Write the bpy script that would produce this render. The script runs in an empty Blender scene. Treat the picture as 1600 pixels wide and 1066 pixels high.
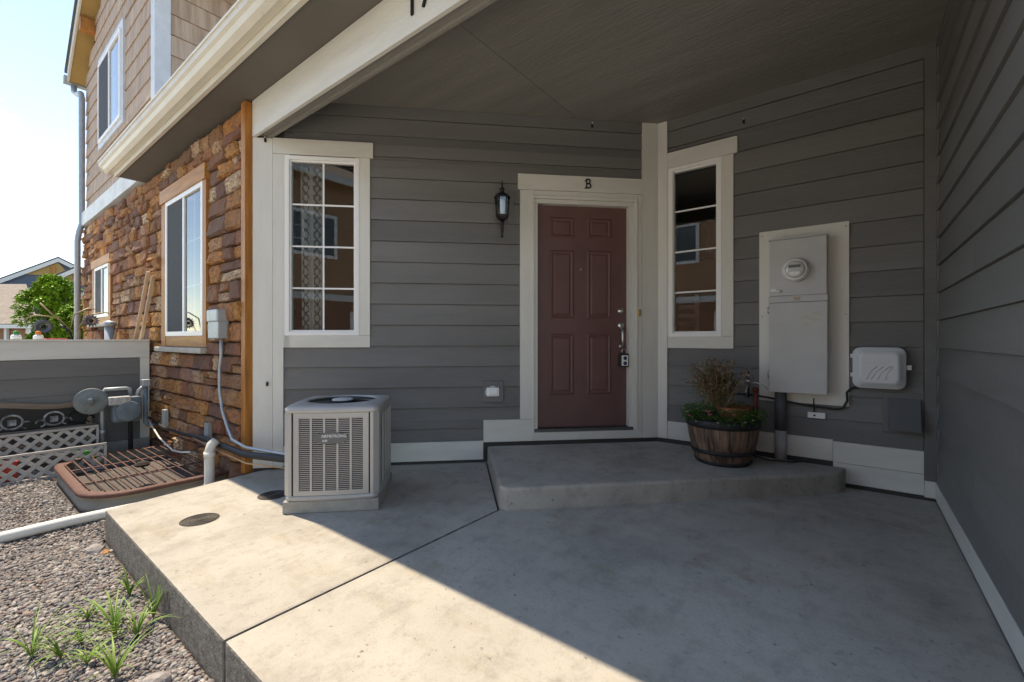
import bpy, bmesh, math, random
import numpy as np
from mathutils import Vector, Matrix
R = math.radians
rnd = random.Random(7)
scene = bpy.context.scene
col = scene.collection

# ------------------------------------------------------------------ camera
cam_d = bpy.data.cameras.new('camera')
cam = bpy.data.objects.new('camera', cam_d); col.objects.link(cam)
cam_d.sensor_width = 36.0
cam_d.lens = 690 / 1600 * 36.0
cam_d.shift_y = -2 / 1600
cam_d.clip_start = 0.05; cam_d.clip_end = 2000
cam.location = (0, 0, 1.12); cam.rotation_euler = (R(90), 0, R(37.8))
scene.camera = cam
# ------------------------------------------------------------------ world, sun, exposure
SUN = Vector((-0.48, -0.066, 1.0)).normalized()          # towards the sun
world = bpy.data.worlds.new('World'); scene.world = world; world.use_nodes = True
wn = world.node_tree.nodes; wl = world.node_tree.links
for n in list(wn): wn.remove(n)
sky = wn.new('ShaderNodeTexSky'); sky.sky_type = 'NISHITA'; sky.sun_disc = False
sky.sun_elevation = math.asin(SUN.z); sky.sun_rotation = math.atan2(SUN.x, SUN.y)
sky.air_density = 1.0; sky.dust_density = 0.1; sky.altitude = 1200; sky.ozone_density = 1.0
tc = wn.new('ShaderNodeTexCoord'); mp = wn.new('ShaderNodeMapping'); mp.inputs['Scale'].default_value = (3.0, 3.0, 11.0)
nz = wn.new('ShaderNodeTexNoise'); nz.inputs['Scale'].default_value = 2.2; nz.inputs['Detail'].default_value = 7; nz.inputs['Roughness'].default_value = .62
rp = wn.new('ShaderNodeValToRGB'); rp.color_ramp.elements[0].position = .60; rp.color_ramp.elements[1].position = .78
rp.color_ramp.elements[1].color = (.75, .75, .75, 1)
mx = wn.new('ShaderNodeMix'); mx.data_type = 'RGBA'; mx.inputs['B'].default_value = (8.0, 8.2, 8.6, 1)
bg = wn.new('ShaderNodeBackground'); bg.inputs['Strength'].default_value = 0.11
wo = wn.new('ShaderNodeOutputWorld')
wl.new(tc.outputs['Generated'], mp.inputs['Vector']); wl.new(mp.outputs['Vector'], nz.inputs['Vector'])
wl.new(nz.outputs['Fac'], rp.inputs['Fac']); wl.new(rp.outputs['Color'], mx.inputs['Factor'])
wl.new(sky.outputs['Color'], mx.inputs['A']); wl.new(mx.outputs['Result'], bg.inputs['Color']); wl.new(bg.outputs['Background'], wo.inputs['Surface'])
sd = bpy.data.lights.new('sun', 'SUN'); sd.energy = 2.0; sd.angle = R(.53); sd.color = (1.0, .95, .86)
sun = bpy.data.objects.new('sun', sd); col.objects.link(sun)
sun.rotation_euler = SUN.to_track_quat('Z', 'Y').to_euler(); sun.location = (-6, -3, 14)
scene.view_settings.view_transform = 'Standard'; scene.view_settings.look = 'None'
scene.view_settings.use_white_balance = True; scene.view_settings.white_balance_temperature = 7900; scene.view_settings.white_balance_tint = 10
scene.view_settings.exposure = 1.8; scene.view_settings.gamma = 1; scene.view_settings.use_curve_mapping = False
scene.render.engine = 'CYCLES'
scene.cycles.max_bounces = 10; scene.cycles.diffuse_bounces = 6; scene.cycles.glossy_bounces = 5
scene.cycles.transparent_max_bounces = 16
scene.render.resolution_x = 1024; scene.render.resolution_y = 682

# ------------------------------------------------------------------ materials
MATS = {}
def mat(name, color, rough=.6, metal=0.0, spec=.4, var=None, vscale=3.0, vstretch=(1, 1, 1), detail=4, bump=0.0, bscale=40.0,
        bstretch=(1, 1, 1), ramp=None, objrand=0.0, speck=None, coat=0.0, emit=None):
    """procedural principled material. var: second colour mixed in by noise; ramp: per-piece colours; speck: (colour, scale, threshold)"""
    if name in MATS: return MATS[name]
    m = bpy.data.materials.new(name); m.use_nodes = True; MATS[name] = m
    N = m.node_tree.nodes; L = m.node_tree.links
    b = N['Principled BSDF']
    b.inputs['Roughness'].default_value = rough; b.inputs['Metallic'].default_value = metal
    b.inputs['Specular IOR Level'].default_value = spec; b.inputs['Coat Weight'].default_value = coat
    t = N.new('ShaderNodeTexCoord'); oi = N.new('ShaderNodeObjectInfo')
    add = N.new('ShaderNodeVectorMath'); add.operation = 'ADD'
    sc = N.new('ShaderNodeVectorMath'); sc.operation = 'SCALE'; sc.inputs['Scale'].default_value = 17.3
    cmb = N.new('ShaderNodeCombineXYZ')
    for k in range(3): L.new(oi.outputs['Random'], cmb.inputs[k])
    L.new(cmb.outputs[0], sc.inputs[0]); L.new(t.outputs['Object'], add.inputs[0]); L.new(sc.outputs[0], add.inputs[1])
    def noise(scale, stretch, det, ro=.6):
        mpn = N.new('ShaderNodeMapping'); mpn.inputs['Scale'].default_value = stretch
        n = N.new('ShaderNodeTexNoise'); n.inputs['Scale'].default_value = scale; n.inputs['Detail'].default_value = det; n.inputs['Roughness'].default_value = ro
        L.new(add.outputs[0], mpn.inputs['Vector']); L.new(mpn.outputs[0], n.inputs['Vector']); return n
    cur = None
    if ramp:
        g = N.new('ShaderNodeNewGeometry'); a = N.new('ShaderNodeMath'); a.operation = 'ADD'
        fr = N.new('ShaderNodeMath'); fr.operation = 'FRACT'
        L.new(oi.outputs['Random'], a.inputs[0]); L.new(g.outputs['Random Per Island'], a.inputs[1]); L.new(a.outputs[0], fr.inputs[0])
        cr = N.new('ShaderNodeValToRGB'); cr.color_ramp.interpolation = 'LINEAR'
        els = cr.color_ramp.elements
        while len(els) < len(ramp): els.new(.5)
        for i, c in enumerate(ramp): els[i].position = i / (len(ramp) - 1); els[i].color = (*c, 1)
        L.new(fr.outputs[0], cr.inputs['Fac']); cur = cr.outputs['Color']
    def mixc(a, bcol, fac, mode='MIX'):
        x = N.new('ShaderNodeMix'); x.data_type = 'RGBA'; x.blend_type = mode
        if isinstance(fac, float): x.inputs['Factor'].default_value = fac
        else: L.new(fac, x.inputs['Factor'])
        if isinstance(a, tuple): x.inputs['A'].default_value = (*a, 1)
        else: L.new(a, x.inputs['A'])
        if isinstance(bcol, tuple): x.inputs['B'].default_value = (*bcol, 1)
        else: L.new(bcol, x.inputs['B'])
        return x.outputs['Result']
    if cur is None: cur = tuple(color)
    if var:
        n = noise(vscale, vstretch, detail); r = N.new('ShaderNodeValToRGB')
        r.color_ramp.elements[0].position = .36; r.color_ramp.elements[1].position = .66
        L.new(n.outputs['Fac'], r.inputs['Fac'])
        cur = mixc(cur, tuple(var), r.outputs['Color'])
    if speck:
        n = noise(speck[1], (1, 1, 1), 3); r = N.new('ShaderNodeValToRGB')
        r.color_ramp.elements[0].position = speck[2]; r.color_ramp.elements[1].position = speck[2] + .07
        L.new(n.outputs['Fac'], r.inputs['Fac'])
        cur = mixc(cur, tuple(speck[0]), r.outputs['Color'])
    if objrand:
        mr = N.new('ShaderNodeMapRange'); mr.inputs['To Min'].default_value = 1 - objrand; mr.inputs['To Max'].default_value = 1 + objrand
        L.new(oi.outputs['Random'], mr.inputs['Value'])
        v = N.new('ShaderNodeVectorMath'); v.operation = 'SCALE'; L.new(mr.outputs[0], v.inputs['Scale'])
        if isinstance(cur, tuple): v.inputs[0].default_value = cur
        else: L.new(cur, v.inputs[0])
        cur = v.outputs[0]
    if isinstance(cur, tuple): b.inputs['Base Color'].default_value = (*cur, 1)
    else: L.new(cur, b.inputs['Base Color'])
    if bump:
        n = noise(bscale, bstretch, 5, .65); bm_ = N.new('ShaderNodeBump'); bm_.inputs['Strength'].default_value = bump; bm_.inputs['Distance'].default_value = .01
        L.new(n.outputs['Fac'], bm_.inputs['Height']); L.new(bm_.outputs[0], b.inputs['Normal'])
    if emit: b.inputs['Emission Color'].default_value = (*emit[0], 1); b.inputs['Emission Strength'].default_value = emit[1]
    return m
GR = (2.2, 14, 14)       # grain stretched along a board's own x
SID = mat('grey_siding_paint', (.15, .145, .138), .55, var=(.178, .172, .164), vscale=1.5, vstretch=(.5, 3, 3), bump=.6, bscale=9, bstretch=GR, objrand=.11, spec=.35)
CEIL = mat('porch_ceiling_paint', (.20, .19, .168), .6, var=(.25, .237, .21), vscale=1.2, vstretch=(.4, 4, 1), bump=.7, bscale=7, bstretch=(1.2, 12, 12), spec=.3)
TRIM = mat('greige_trim_paint', (.68, .66, .60), .5, var=(.60, .58, .525), vscale=2.5, vstretch=(.6, 3, 3), bump=.3, bscale=9, bstretch=GR, objrand=.02)
TRIMV = mat('greige_trim_paint_upright', (.68, .66, .60), .5, var=(.63, .61, .555), vscale=2.5, vstretch=(3, 3, .6), bump=.3, bscale=9, bstretch=(14, 14, 2.2), objrand=.02)
GUT = mat('cream_gutter_paint', (.66, .62, .52), .38, var=(.6, .56, .46), vscale=3, speck=((.34, .29, .2), 14, .68))
VIN = mat('white_vinyl', (.82, .81, .79), .35)
DOORM = mat('maroon_door_paint', (.135, .064, .058), .45, var=(.155, .075, .068), vscale=4, bump=.03, bscale=120)
JOINT = mat('dark_joint', (.075, .073, .068), .95)
CONC = mat('patio_concrete', (.425, .39, .337), .85, var=(.36, .332, .288), vscale=1.7, detail=9, bump=.22, bscale=60, speck=((.17, .16, .15), 21, .69), spec=.25)
def stain(m):
    N = m.node_tree.nodes; L = m.node_tree.links; b = N['Principled BSDF']; src = b.inputs['Base Color'].links[0].from_socket
    t = N.new('ShaderNodeTexCoord')
    def layer(src, scale, det, lo, hi, colr, fac, stretch=(1, 1, 1), ro=.65):
        mp_ = N.new('ShaderNodeMapping'); mp_.inputs['Scale'].default_value = stretch; n = N.new('ShaderNodeTexNoise'); n.inputs['Scale'].default_value = scale; n.inputs['Detail'].default_value = det; n.inputs['Roughness'].default_value = ro
        r = N.new('ShaderNodeMapRange'); r.inputs['From Min'].default_value = lo; r.inputs['From Max'].default_value = hi; r.inputs['To Max'].default_value = fac
        x = N.new('ShaderNodeMix'); x.data_type = 'RGBA'; x.blend_type = 'MULTIPLY'; x.inputs['B'].default_value = (*colr, 1)
        L.new(t.outputs['Object'], mp_.inputs['Vector']); L.new(mp_.outputs[0], n.inputs['Vector']); L.new(n.outputs['Fac'], r.inputs['Value']); L.new(r.outputs[0], x.inputs['Factor']); L.new(src, x.inputs['A'])
        return x.outputs['Result']
    src = layer(src, 1.1, 8, .5, .72, (.62, .61, .60), .9)
    src = layer(src, 2.6, 9, .52, .7, (.80, .72, .58), .5, (1, 2.2, 1))
    src = layer(src, 5.5, 10, .50, .66, (.70, .69, .68), .65, (1.6, 1, 1), .75)
    src = layer(src, 16, 8, .56, .68, (.70, .69, .68), .7, (1, 1, 1), .75)
    src = layer(src, 38, 3, .66, .72, (.45, .43, .42), .9)
    src = layer(src, 130, 2, .55, .8, (.72, .71, .70), .8)
    L.new(src, b.inputs['Base Color'])
stain(CONC)
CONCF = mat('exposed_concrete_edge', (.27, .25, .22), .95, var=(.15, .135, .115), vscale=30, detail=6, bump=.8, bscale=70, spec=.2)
CONC2 = mat('pad_concrete', (.36, .345, .31), .9, var=(.27, .25, .22), vscale=9, bump=.3, bscale=60)
WOODT = mat('orange_stained_wood', (.50, .205, .04), .5, var=(.30, .11, .025), vscale=4, vstretch=(6, 6, .6), bump=.2, bscale=10, bstretch=(14, 14, 2))
WOODH = mat('orange_stained_wood_level', (.52, .235, .045), .5, var=(.34, .14, .03), vscale=4, vstretch=(.6, 6, 6), bump=.2, bscale=10, bstretch=(2, 14, 14))
STONE = mat('ledge_stone', (.2, .1, .05), .8, ramp=[(.11, .075, .068), (.33, .125, .062), (.62, .27, .06), (.18, .09, .07), (.68, .33, .08), (.15, .105, .10), (.50, .20, .06), (.74, .56, .36), (.30, .105, .065), (.60, .28, .07), (.18, .115, .095)],
            var=(.19, .10, .065), vscale=6, detail=8, bump=1.0, bscale=26, spec=.3)
MORT = mat('dark_mortar', (.13, .11, .092), .95, var=(.15, .13, .11), vscale=14, bump=.6, bscale=40)
SHING = mat('tan_shingle_paint', (.52, .40, .31), .75, var=(.36, .255, .18), vscale=1.8, vstretch=(9, 9, .35), detail=6, bump=1.0, bscale=5, bstretch=(12, 1, .5), objrand=.07)
EAVE = mat('ochre_eave_paint', (.42, .27, .09), .6, var=(.36, .22, .07), vscale=3)
ROOFM = mat('brown_roof_shingle', (.22, .175, .14), .9, var=(.32, .265, .215), vscale=2.2, vstretch=(1.5, 1.5, 8), detail=6, bump=.5, bscale=12)
DARK = mat('dark_interior', (.075, .058, .042), .9)
INTW = mat('tan_interior_wall', (.30, .22, .14), .85)
STEELG = mat('grey_enamel', (.50, .495, .485), .42, var=(.46, .455, .445), vscale=5)
ACM = mat('taupe_sheet_metal', (.43, .41, .395), .42, metal=.2, var=(.385, .37, .355), vscale=3)
ACD = mat('dark_coil', (.025, .027, .032), .6, metal=.3)
BLK = mat('black_iron', (.014, .014, .015), .4, metal=.3)
BLKP = mat('black_rubber', (.018, .018, .019), .55)
CHROME = mat('satin_nickel', (.62, .60, .57), .28, metal=1)
BRASS = mat('brass', (.62, .40, .10), .35, metal=.9)
GALV = mat('galvanized_grey', (.42, .45, .47), .45, metal=.4, var=(.36, .385, .40), vscale=12)
BLUEG = mat('weathered_blue_grey_paint', (.17, .215, .245), .6, var=(.12, .145, .16), vscale=12, bump=.15, bscale=50)
PVC = mat('white_pvc', (.74, .72, .66), .4, var=(.62, .6, .54), vscale=4)
RUST = mat('rusty_brown_steel', (.10, .045, .034), .7, var=(.15, .07, .052), vscale=25, bump=.3, bscale=90)
WELLM = mat('taupe_well_plastic', (.30, .285, .245), .6, var=(.25, .235, .2), vscale=6)
FROST = mat('frosted_glass', (.8, .8, .78), .35)
MESH = mat('insect_screen', (.055, .058, .063), .8)
BLIND = mat('white_blind', (.78, .80, .83), .6)
TERRA = mat('terracotta', (.24, .09, .035), .8, var=(.22, .08, .035), vscale=9)
BARREL = mat('barrel_brown', (.23, .14, .095), .5, var=(.045, .028, .022), vscale=6, vstretch=(4.5, 4.5, .2), detail=2, bump=.15, bscale=9, bstretch=(10, 10, 1))
LEAF = mat('green_leaf', (.05, .12, .02), .55, ramp=[(.03, .075, .014), (.06, .14, .022), (.09, .19, .035), (.045, .10, .018)])
WEEDM = mat('weed_green', (.10, .22, .03), .55, ramp=[(.085, .18, .02), (.20, .30, .045), (.12, .22, .03)])
TREEL = mat('tree_leaf', (.1, .2, .02), .55, ramp=[(.09, .20, .012), (.19, .33, .02), (.27, .42, .03), (.13, .26, .016)])
DRYM = mat('dry_stem', (.22, .14, .08), .8, ramp=[(.24, .09, .05), (.16, .13, .05), (.44, .32, .24), (.07, .11, .03), (.32, .13, .09), (.09, .13, .035)])
PINK = mat('pink_petal', (.75, .16, .28), .6)
CREAMP = mat('pale_petal', (.62, .52, .42), .6)
SOIL = mat('dark_soil', (.03, .022, .016), .95, bump=.8, bscale=40)
BARKM = mat('bark', (.09, .06, .04), .9, bump=.6, bscale=20)
GRAV = mat('gravel_pebble', (.3, .25, .22), .8, ramp=[(.24, .18, .155), (.12, .125, .13), (.27, .215, .185), (.18, .175, .17), (.36, .31, .27), (.09, .09, .095), (.25, .18, .15), (.16, .165, .17), (.44, .40, .36), (.14, .13, .13)], spec=.3)
GRAVB = mat('gravel_bed', (.15, .125, .11), .95, var=(.07, .06, .055), vscale=60, bump=.9, bscale=80)
GROUND = mat('ground_mix', (.24, .225, .2), .95, var=(.19, .175, .155), vscale=.4, bump=.3, bscale=6)
OLDW = mat('weathered_bench_wood', (.25, .19, .145), .8, var=(.17, .125, .095), vscale=4, vstretch=(.6, 6, 6), bump=.3, bscale=10, bstretch=(2, 14, 14))
LATM = mat('lattice_plastic', (.46, .43, .40), .55, var=(.38, .355, .325), vscale=5)
REDP = mat('red_plastic', (.30, .025, .02), .5)
GRNP = mat('green_plastic', (.02, .26, .05), .4)
ORGP = mat('orange_plastic', (.70, .20, .03), .4)
WHTP = mat('white_plastic', (.78, .78, .76), .4)
STICK = mat('bare_lumber', (.56, .43, .30), .7, var=(.48, .35, .23), vscale=8)
NAVY = mat('slate_blue_siding', (.085, .115, .165), .7, var=(.095, .13, .18), vscale=2, vstretch=(.2, .2, 9))
BROWNS = mat('brown_neighbour_siding', (.42, .25, .145), .75, var=(.36, .21, .12), vscale=1.5, vstretch=(.3, .3, 10), bump=.8, bscale=1.4, bstretch=(.05, .05, 4))  # albedo raised to stand in for sun on this wall and add bounce
BRICKN = mat('neighbour_stone_base', (.34, .17, .10), .85, var=(.20, .11, .07), vscale=4, vstretch=(1, 1, 2.2), bump=.8, bscale=6)  # colour brightened in place of sunlight on the neighbour's lower wall
CURT = None
def glass_mat():
    m = bpy.data.materials.new('window_glass'); m.use_nodes = True; N = m.node_tree.nodes; L = m.node_tree.links
    for n in list(N): N.remove(n)
    o = N.new('ShaderNodeOutputMaterial'); mixs = N.new('ShaderNodeMixShader'); f = N.new('ShaderNodeFresnel'); f.inputs['IOR'].default_value = 2.0
    tr = N.new('ShaderNodeBsdfTransparent'); tr.inputs['Color'].default_value = (.86, .88, .87, 1)
    g = N.new('ShaderNodeBsdfGlossy'); g.inputs['Roughness'].default_value = .004; g.inputs['Color'].default_value = (.95, .96, .97, 1)
    L.new(f.outputs[0], mixs.inputs[0]); L.new(tr.outputs[0], mixs.inputs[1]); L.new(g.outputs[0], mixs.inputs[2]); L.new(mixs.outputs[0], o.inputs['Surface'])
    return m
GLASS = glass_mat()
def curtain_mat():
    m = bpy.data.materials.new('patterned_curtain'); m.use_nodes = True; N = m.node_tree.nodes; L = m.node_tree.links
    b = N['Principled BSDF']; b.inputs['Roughness'].default_value = .9
    t = N.new('ShaderNodeTexCoord'); sx = N.new('ShaderNodeSeparateXYZ'); L.new(t.outputs['Object'], sx.inputs[0])
    def M(op, a, b_=None):
        n = N.new('ShaderNodeMath'); n.operation = op
        for i, v in enumerate((a, b_)):
            if v is None: continue
            if isinstance(v, (int, float)): n.inputs[i].default_value = v
            else: L.new(v, n.inputs[i])
        return n.outputs[0]
    # chain of ovals: two facing sine waves, printed on the cloth
    z = M('MULTIPLY', sx.outputs['Z'], 2 * math.pi / .17)
    w = M('MULTIPLY', M('SINE', z), .5)
    xx = M('SUBTRACT', M('FRACT', M('DIVIDE', sx.outputs['X'], .10)), .5)
    d1 = M('ABSOLUTE', M('SUBTRACT', M('MULTIPLY', xx, 2.0), w)); d2 = M('ABSOLUTE', M('ADD', M('MULTIPLY', xx, 2.0), w))
    k = M('LESS_THAN', M('MINIMUM', d1, d2), .2)
    x = N.new('ShaderNodeMix'); x.data_type = 'RGBA'; x.inputs['A'].default_value = (.52, .51, .48, 1); x.inputs['B'].default_value = (.16, .16, .165, 1)
    L.new(k, x.inputs['Factor']); L.new(x.outputs['Result'], b.inputs['Base Color'])
    return m
CURT = curtain_mat()

# ------------------------------------------------------------------ builders
WM = {}
def place(o, parent=None, world=True):
    """link; world=True keeps the given transform as the world transform under the parent"""
    col.objects.link(o)
    b = Matrix.LocRotScale(o.location, o.rotation_euler, o.scale)
    if parent is not None:
        o.parent = parent
        if world: o.matrix_parent_inverse = WM[parent.name].inverted(); WM[o.name] = b
        else: WM[o.name] = WM[parent.name] @ b
    else: WM[o.name] = b
    return o
def tag(o, label=None, cat=None, group=None, kind=None):
    if label: o['label'] = label
    if cat: o['category'] = cat
    if group: o['group'] = group
    if kind: o['kind'] = kind
    return o
def empty(name, loc, rz=0, label=None, cat=None, group=None, parent=None):
    o = bpy.data.objects.new(name, None); o.location = loc; o.rotation_euler = (0, 0, rz); o.empty_display_size = .1
    place(o, parent); return tag(o, label, cat, group)
class MB:
    def __init__(s): s.v = []; s.f = []; s.sm = []
    def add(s, vs, fs, smooth=False):
        o = len(s.v); s.v += [tuple(v) for v in vs]; s.f += [tuple(i + o for i in f) for f in fs]; s.sm += [smooth] * len(fs); return s
    def box(s, x0, x1, y0, y1, z0, z1, M=None):
        v = [Vector(p) for p in ((x0, y0, z0), (x1, y0, z0), (x1, y1, z0), (x0, y1, z0), (x0, y0, z1), (x1, y0, z1), (x1, y1, z1), (x0, y1, z1))]
        if M is not None: v = [M @ p for p in v]
        return s.add(v, [(0, 3, 2, 1), (4, 5, 6, 7), (0, 1, 5, 4), (1, 2, 6, 5), (2, 3, 7, 6), (3, 0, 4, 7)])
    def prism(s, poly, z0, z1, M=None):
        n = len(poly); v = [Vector((x, y, z0)) for x, y in poly] + [Vector((x, y, z1)) for x, y in poly]
        if M is not None: v = [M @ p for p in v]
        return s.add(v, [tuple(range(n))[::-1], tuple(range(n, 2 * n))] + [(i, (i + 1) % n, n + (i + 1) % n, n + i) for i in range(n)])
    def tube(s, pts, r, n=10, caps=True):
        pts = [Vector(p) for p in pts]; rs = r if isinstance(r, (list, tuple)) else [r] * len(pts)
        vs = []; fs = []; up = None
        for i, p in enumerate(pts):
            a = pts[max(i - 1, 0)]; b = pts[min(i + 1, len(pts) - 1)]; t = (b - a).normalized()
            if up is None: up = Vector((0, 0, 1)) if abs(t.z) < .9 else Vector((1, 0, 0))
            x = t.cross(up).normalized(); y = x.cross(t).normalized(); up = y
            for k in range(n):
                an = 2 * math.pi * k / n; vs.append(p + (x * math.cos(an) + y * math.sin(an)) * rs[i])
        for i in range(len(pts) - 1):
            for k in range(n):
                fs.append((i * n + k, i * n + (k + 1) % n, (i + 1) * n + (k + 1) % n, (i + 1) * n + k))
        s.add(vs, fs, True)
        if caps:
            o = len(s.v) - len(vs); m = len(pts) - 1
            s.f += [tuple(o + k for k in range(n))[::-1], tuple(o + m * n + k for k in range(n))]; s.sm += [False, False]
        return s
    def lathe(s, prof, n=32, M=None, smooth=True, arc=2 * math.pi):
        vs = []; fs = []
        for (r, z) in prof:
            for k in range(n):
                a = arc * k / n; p = Vector((r * math.cos(a), r * math.sin(a), z)); vs.append(M @ p if M is not None else p)
        for i in range(len(prof) - 1):
            for k in range(n): fs.append((i * n + k, i * n + (k + 1) % n, (i + 1) * n + (k + 1) % n, (i + 1) * n + k))
        s.add(vs, fs, smooth)
        o = len(s.v) - len(vs)
        if prof[0][0] > 1e-4: s.f.append(tuple(o + k for k in range(n))[::-1]); s.sm.append(False)
        if prof[-1][0] > 1e-4: s.f.append(tuple(o + (len(prof) - 1) * n + k for k in range(n))); s.sm.append(False)
        return s
    def mesh(s, name):
        me = bpy.data.meshes.new(name); me.from_pydata(s.v, [], s.f); me.polygons.foreach_set('use_smooth', s.sm); me.update(); return me
    def build(s, name, m, parent=None, loc=(0, 0, 0), rot=(0, 0, 0), bevel=0, world=False, label=None):
        me = s.mesh(name); me.materials.append(m)
        if bevel:
            bm = bmesh.new(); bm.from_mesh(me); bmesh.ops.remove_doubles(bm, verts=bm.verts, dist=1e-6)
            es = [e for e in bm.edges if len(e.link_faces) == 2 and e.calc_face_angle(0) > .5]
            bmesh.ops.bevel(bm, geom=es, offset=bevel, segments=2, profile=.6, affect='EDGES', clamp_overlap=True); bm.to_mesh(me); bm.free()
        o = bpy.data.objects.new(name, me); o.location = loc; o.rotation_euler = rot
        place(o, parent, world); 
        if label: o['label'] = label
        return o
class Frame:
    """a wall's own frame: u along the wall, n out of it, z up"""
    def __init__(s, o, ang): s.o = Vector((*o, 0)); s.a = ang; s.u = Vector((math.cos(ang), math.sin(ang), 0)); s.n = Vector((math.sin(ang), -math.cos(ang), 0))
    def p(s, u, n, z): return s.o + s.u * u + s.n * n + Vector((0, 0, z))
    def box(s, name, u0, u1, z0, z1, n0, n1, m, parent, bevel=.002, label=None):
        b = MB().box(0, u1 - u0, -(n1 - n0), 0, 0, z1 - z0)
        return b.build(name, m, parent, s.p(u0, n0, z0), (0, 0, s.a), bevel, world=True, label=label)
FA = Frame((-4.086, 1.643), R(45)); LA = 3.659
FB = Frame((-1.4987, 4.2303), 0); LB = 1.9637
FC = Frame((.465, 4.2303), R(-90)); LC = 2.65
FD = Frame((-11.2, 1.643), 0); LD = 7.114
PITCH = .1868; Z0 = 2.374 - PITCH * 12            # lap lines of the siding

# ------------------------------------------------------------------ ground and paving
def sheet(name, x0, x1, y0, y1, z, m, kind='structure'):
    o = MB().add([(x0, y0, z), (x1, y0, z), (x1, y1, z), (x0, y1, z)], [(0, 1, 2, 3)]).build(name, m)
    return tag(o, kind=kind)
g = sheet('ground', -600, 600, -600, 600, -.27, GROUND)
sheet('gravel_bed', -9.5, -1.45, -.88, 1.62, -.215, GRAVB)
sheet('driveway', -26, 14, -9.9, -.9, -.2, mat('bounce_drive_concrete', (.60, .575, .535), .9, var=(.54, .52, .48), vscale=.7, bump=.2, bscale=40))  # unseen apron, laid close and pale to bounce fill light into the porch
def slab(name, poly, z0, z1, bevel=.012, m=CONC):
    o = MB().prism(poly, z0, z1).build(name, m, bevel=bevel); tag(o, kind='structure'); return o
o1 = slab('patio_slab', [(-3.9, .655), (-1.86, .642), (-1.86, 2.245), (-2.66, 3.045), (-2.62, 3.13), (-4.02, 1.72), (-4.02, 1.62)], -.34, 0)
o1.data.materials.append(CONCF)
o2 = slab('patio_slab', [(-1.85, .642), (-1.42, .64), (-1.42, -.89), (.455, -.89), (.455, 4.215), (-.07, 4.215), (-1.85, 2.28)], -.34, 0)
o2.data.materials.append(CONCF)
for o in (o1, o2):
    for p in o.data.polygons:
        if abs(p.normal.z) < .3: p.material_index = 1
tag(MB().prism([(-1.87, .66), (-1.84, .66), (-1.84, 2.3), (-1.87, 2.3)], -.3, -.014).build('expansion_joint', JOINT), kind='structure')
st = slab('entry_step', [(-2.655, 3.055), (-1.872, 2.272), (-1.80, 2.262), (-.085, 4.005), (-.05, 4.2), (-1.5, 4.2)], -.05, .15, .022)

# ------------------------------------------------------------------ house
house = empty('house', (-4.086, 1.643, 0), 0, 'grey lap-sided house with a covered porch, stone wall and maroon front door', 'house')
def wall_part(name, fr, L, z0, z1, holes, m, th=.11, n0=-.004):
    """a wall backing with openings cut out: boxes round the holes, one mesh"""
    us = sorted({0, L, *[h[0] for h in holes], *[h[1] for h in holes]}); b = MB()
    for a, c in zip(us, us[1:]):
        cuts = sorted((h[2], h[3]) for h in holes if h[0] <= a + 1e-6 and h[1] >= c - 1e-6); z = z0
        for (p, q) in cuts + [(z1, z1)]:
            if p > z + 1e-4: b.box(a, c, -n0, -n0 + th, z, p)
            z = q
    return b.build(name, m, house, fr.p(0, 0, 0), (0, 0, fr.a), world=True)
def planks(fr, parent, u0, u1, zlo, zhi, blocks, m=SID, pitch=PITCH, zbase=Z0, name='siding_plank', proud=.021, joints=()):
    """lap boards as separate wedges, cut round the blocks (u0,u1,z0,z1)"""
    k = math.floor((zlo - zbase) / pitch)
    while zbase + k * pitch < zhi - .005:
        a = max(zbase + k * pitch, zlo); b = min(zbase + (k + 1) * pitch, zhi); k += 1
        if b - a < .012: continue
        zc = sorted({a, b, *[z for bl in blocks for z in bl[2:] if a + .012 < z < b - .012]})
        for c, d in zip(zc, zc[1:]):
            iv = [(u0, u1)]
            for bl in blocks:
                if bl[2] < (c + d) / 2 < bl[3]:
                    nv = []
                    for (p, q) in iv:
                        if bl[1] <= p or bl[0] >= q: nv.append((p, q)); continue
                        if bl[0] > p: nv.append((p, bl[0]))
                        if bl[1] < q: nv.append((bl[1], q))
                    iv = nv
            fl = (c - (zbase + (k - 1) * pitch)) / pitch; fh = (d - (zbase + (k - 1) * pitch)) / pitch
            for (p, q) in iv:
                if q - p < .01: continue
                js = [p] + [j for j in joints if p + .2 < j < q - .2 and (k % 3 == int(j * 7) % 3)] + [q]
                for (s_, e_) in zip(js, js[1:]):
                    t0 = proud - .015 * fl; t1 = proud - .015 * fh; Lx = e_ - s_ - .0015; h = d - c - (.0032 if d > b - 1e-6 else .0012)  # boards stop short so the dark backing draws a lap shadow line
                    v = [(0, 0, 0), (Lx, 0, 0), (Lx, -t0, 0), (0, -t0, 0), (0, 0, h), (Lx, 0, h), (Lx, -t1, h), (0, -t1, h)]
                    mb = MB().add(v, [(0, 1, 2, 3), (4, 7, 6, 5), (3, 2, 6, 7), (0, 4, 5, 1), (1, 5, 6, 2), (0, 3, 7, 4)])
                    mb.build(name, m, parent, fr.p(s_, 0, c), (0, 0, fr.a), world=True)
CZ = 3.19       # porch ceiling
# --- angled entry wall
wa = wall_part('angled_entry_wall', FA, LA, -.02, CZ, [(.30, .85, 1.19, 2.68), (2.44, 3.40, .24, 2.43)], JOINT)
planks(FA, wa, .25, 3.49, .2, 3.09, [(.0, .975, 1.05, 2.73), (0, 1.002, 2.72, 2.858), (2.31, 3.66, 0, 2.66), (1.973, 2.32, 0, .388)])
# --- back wall with meter
wb = wall_part('back_porch_wall', FB, LB, -.02, CZ, [(.155, .55, 1.17, 2.70)], JOINT)
planks(FB, wb, .098, 1.882, .34, 3.09, [(.098, .67, 1.04, 2.74), (.098, .70, 2.73, 2.9)])
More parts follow.
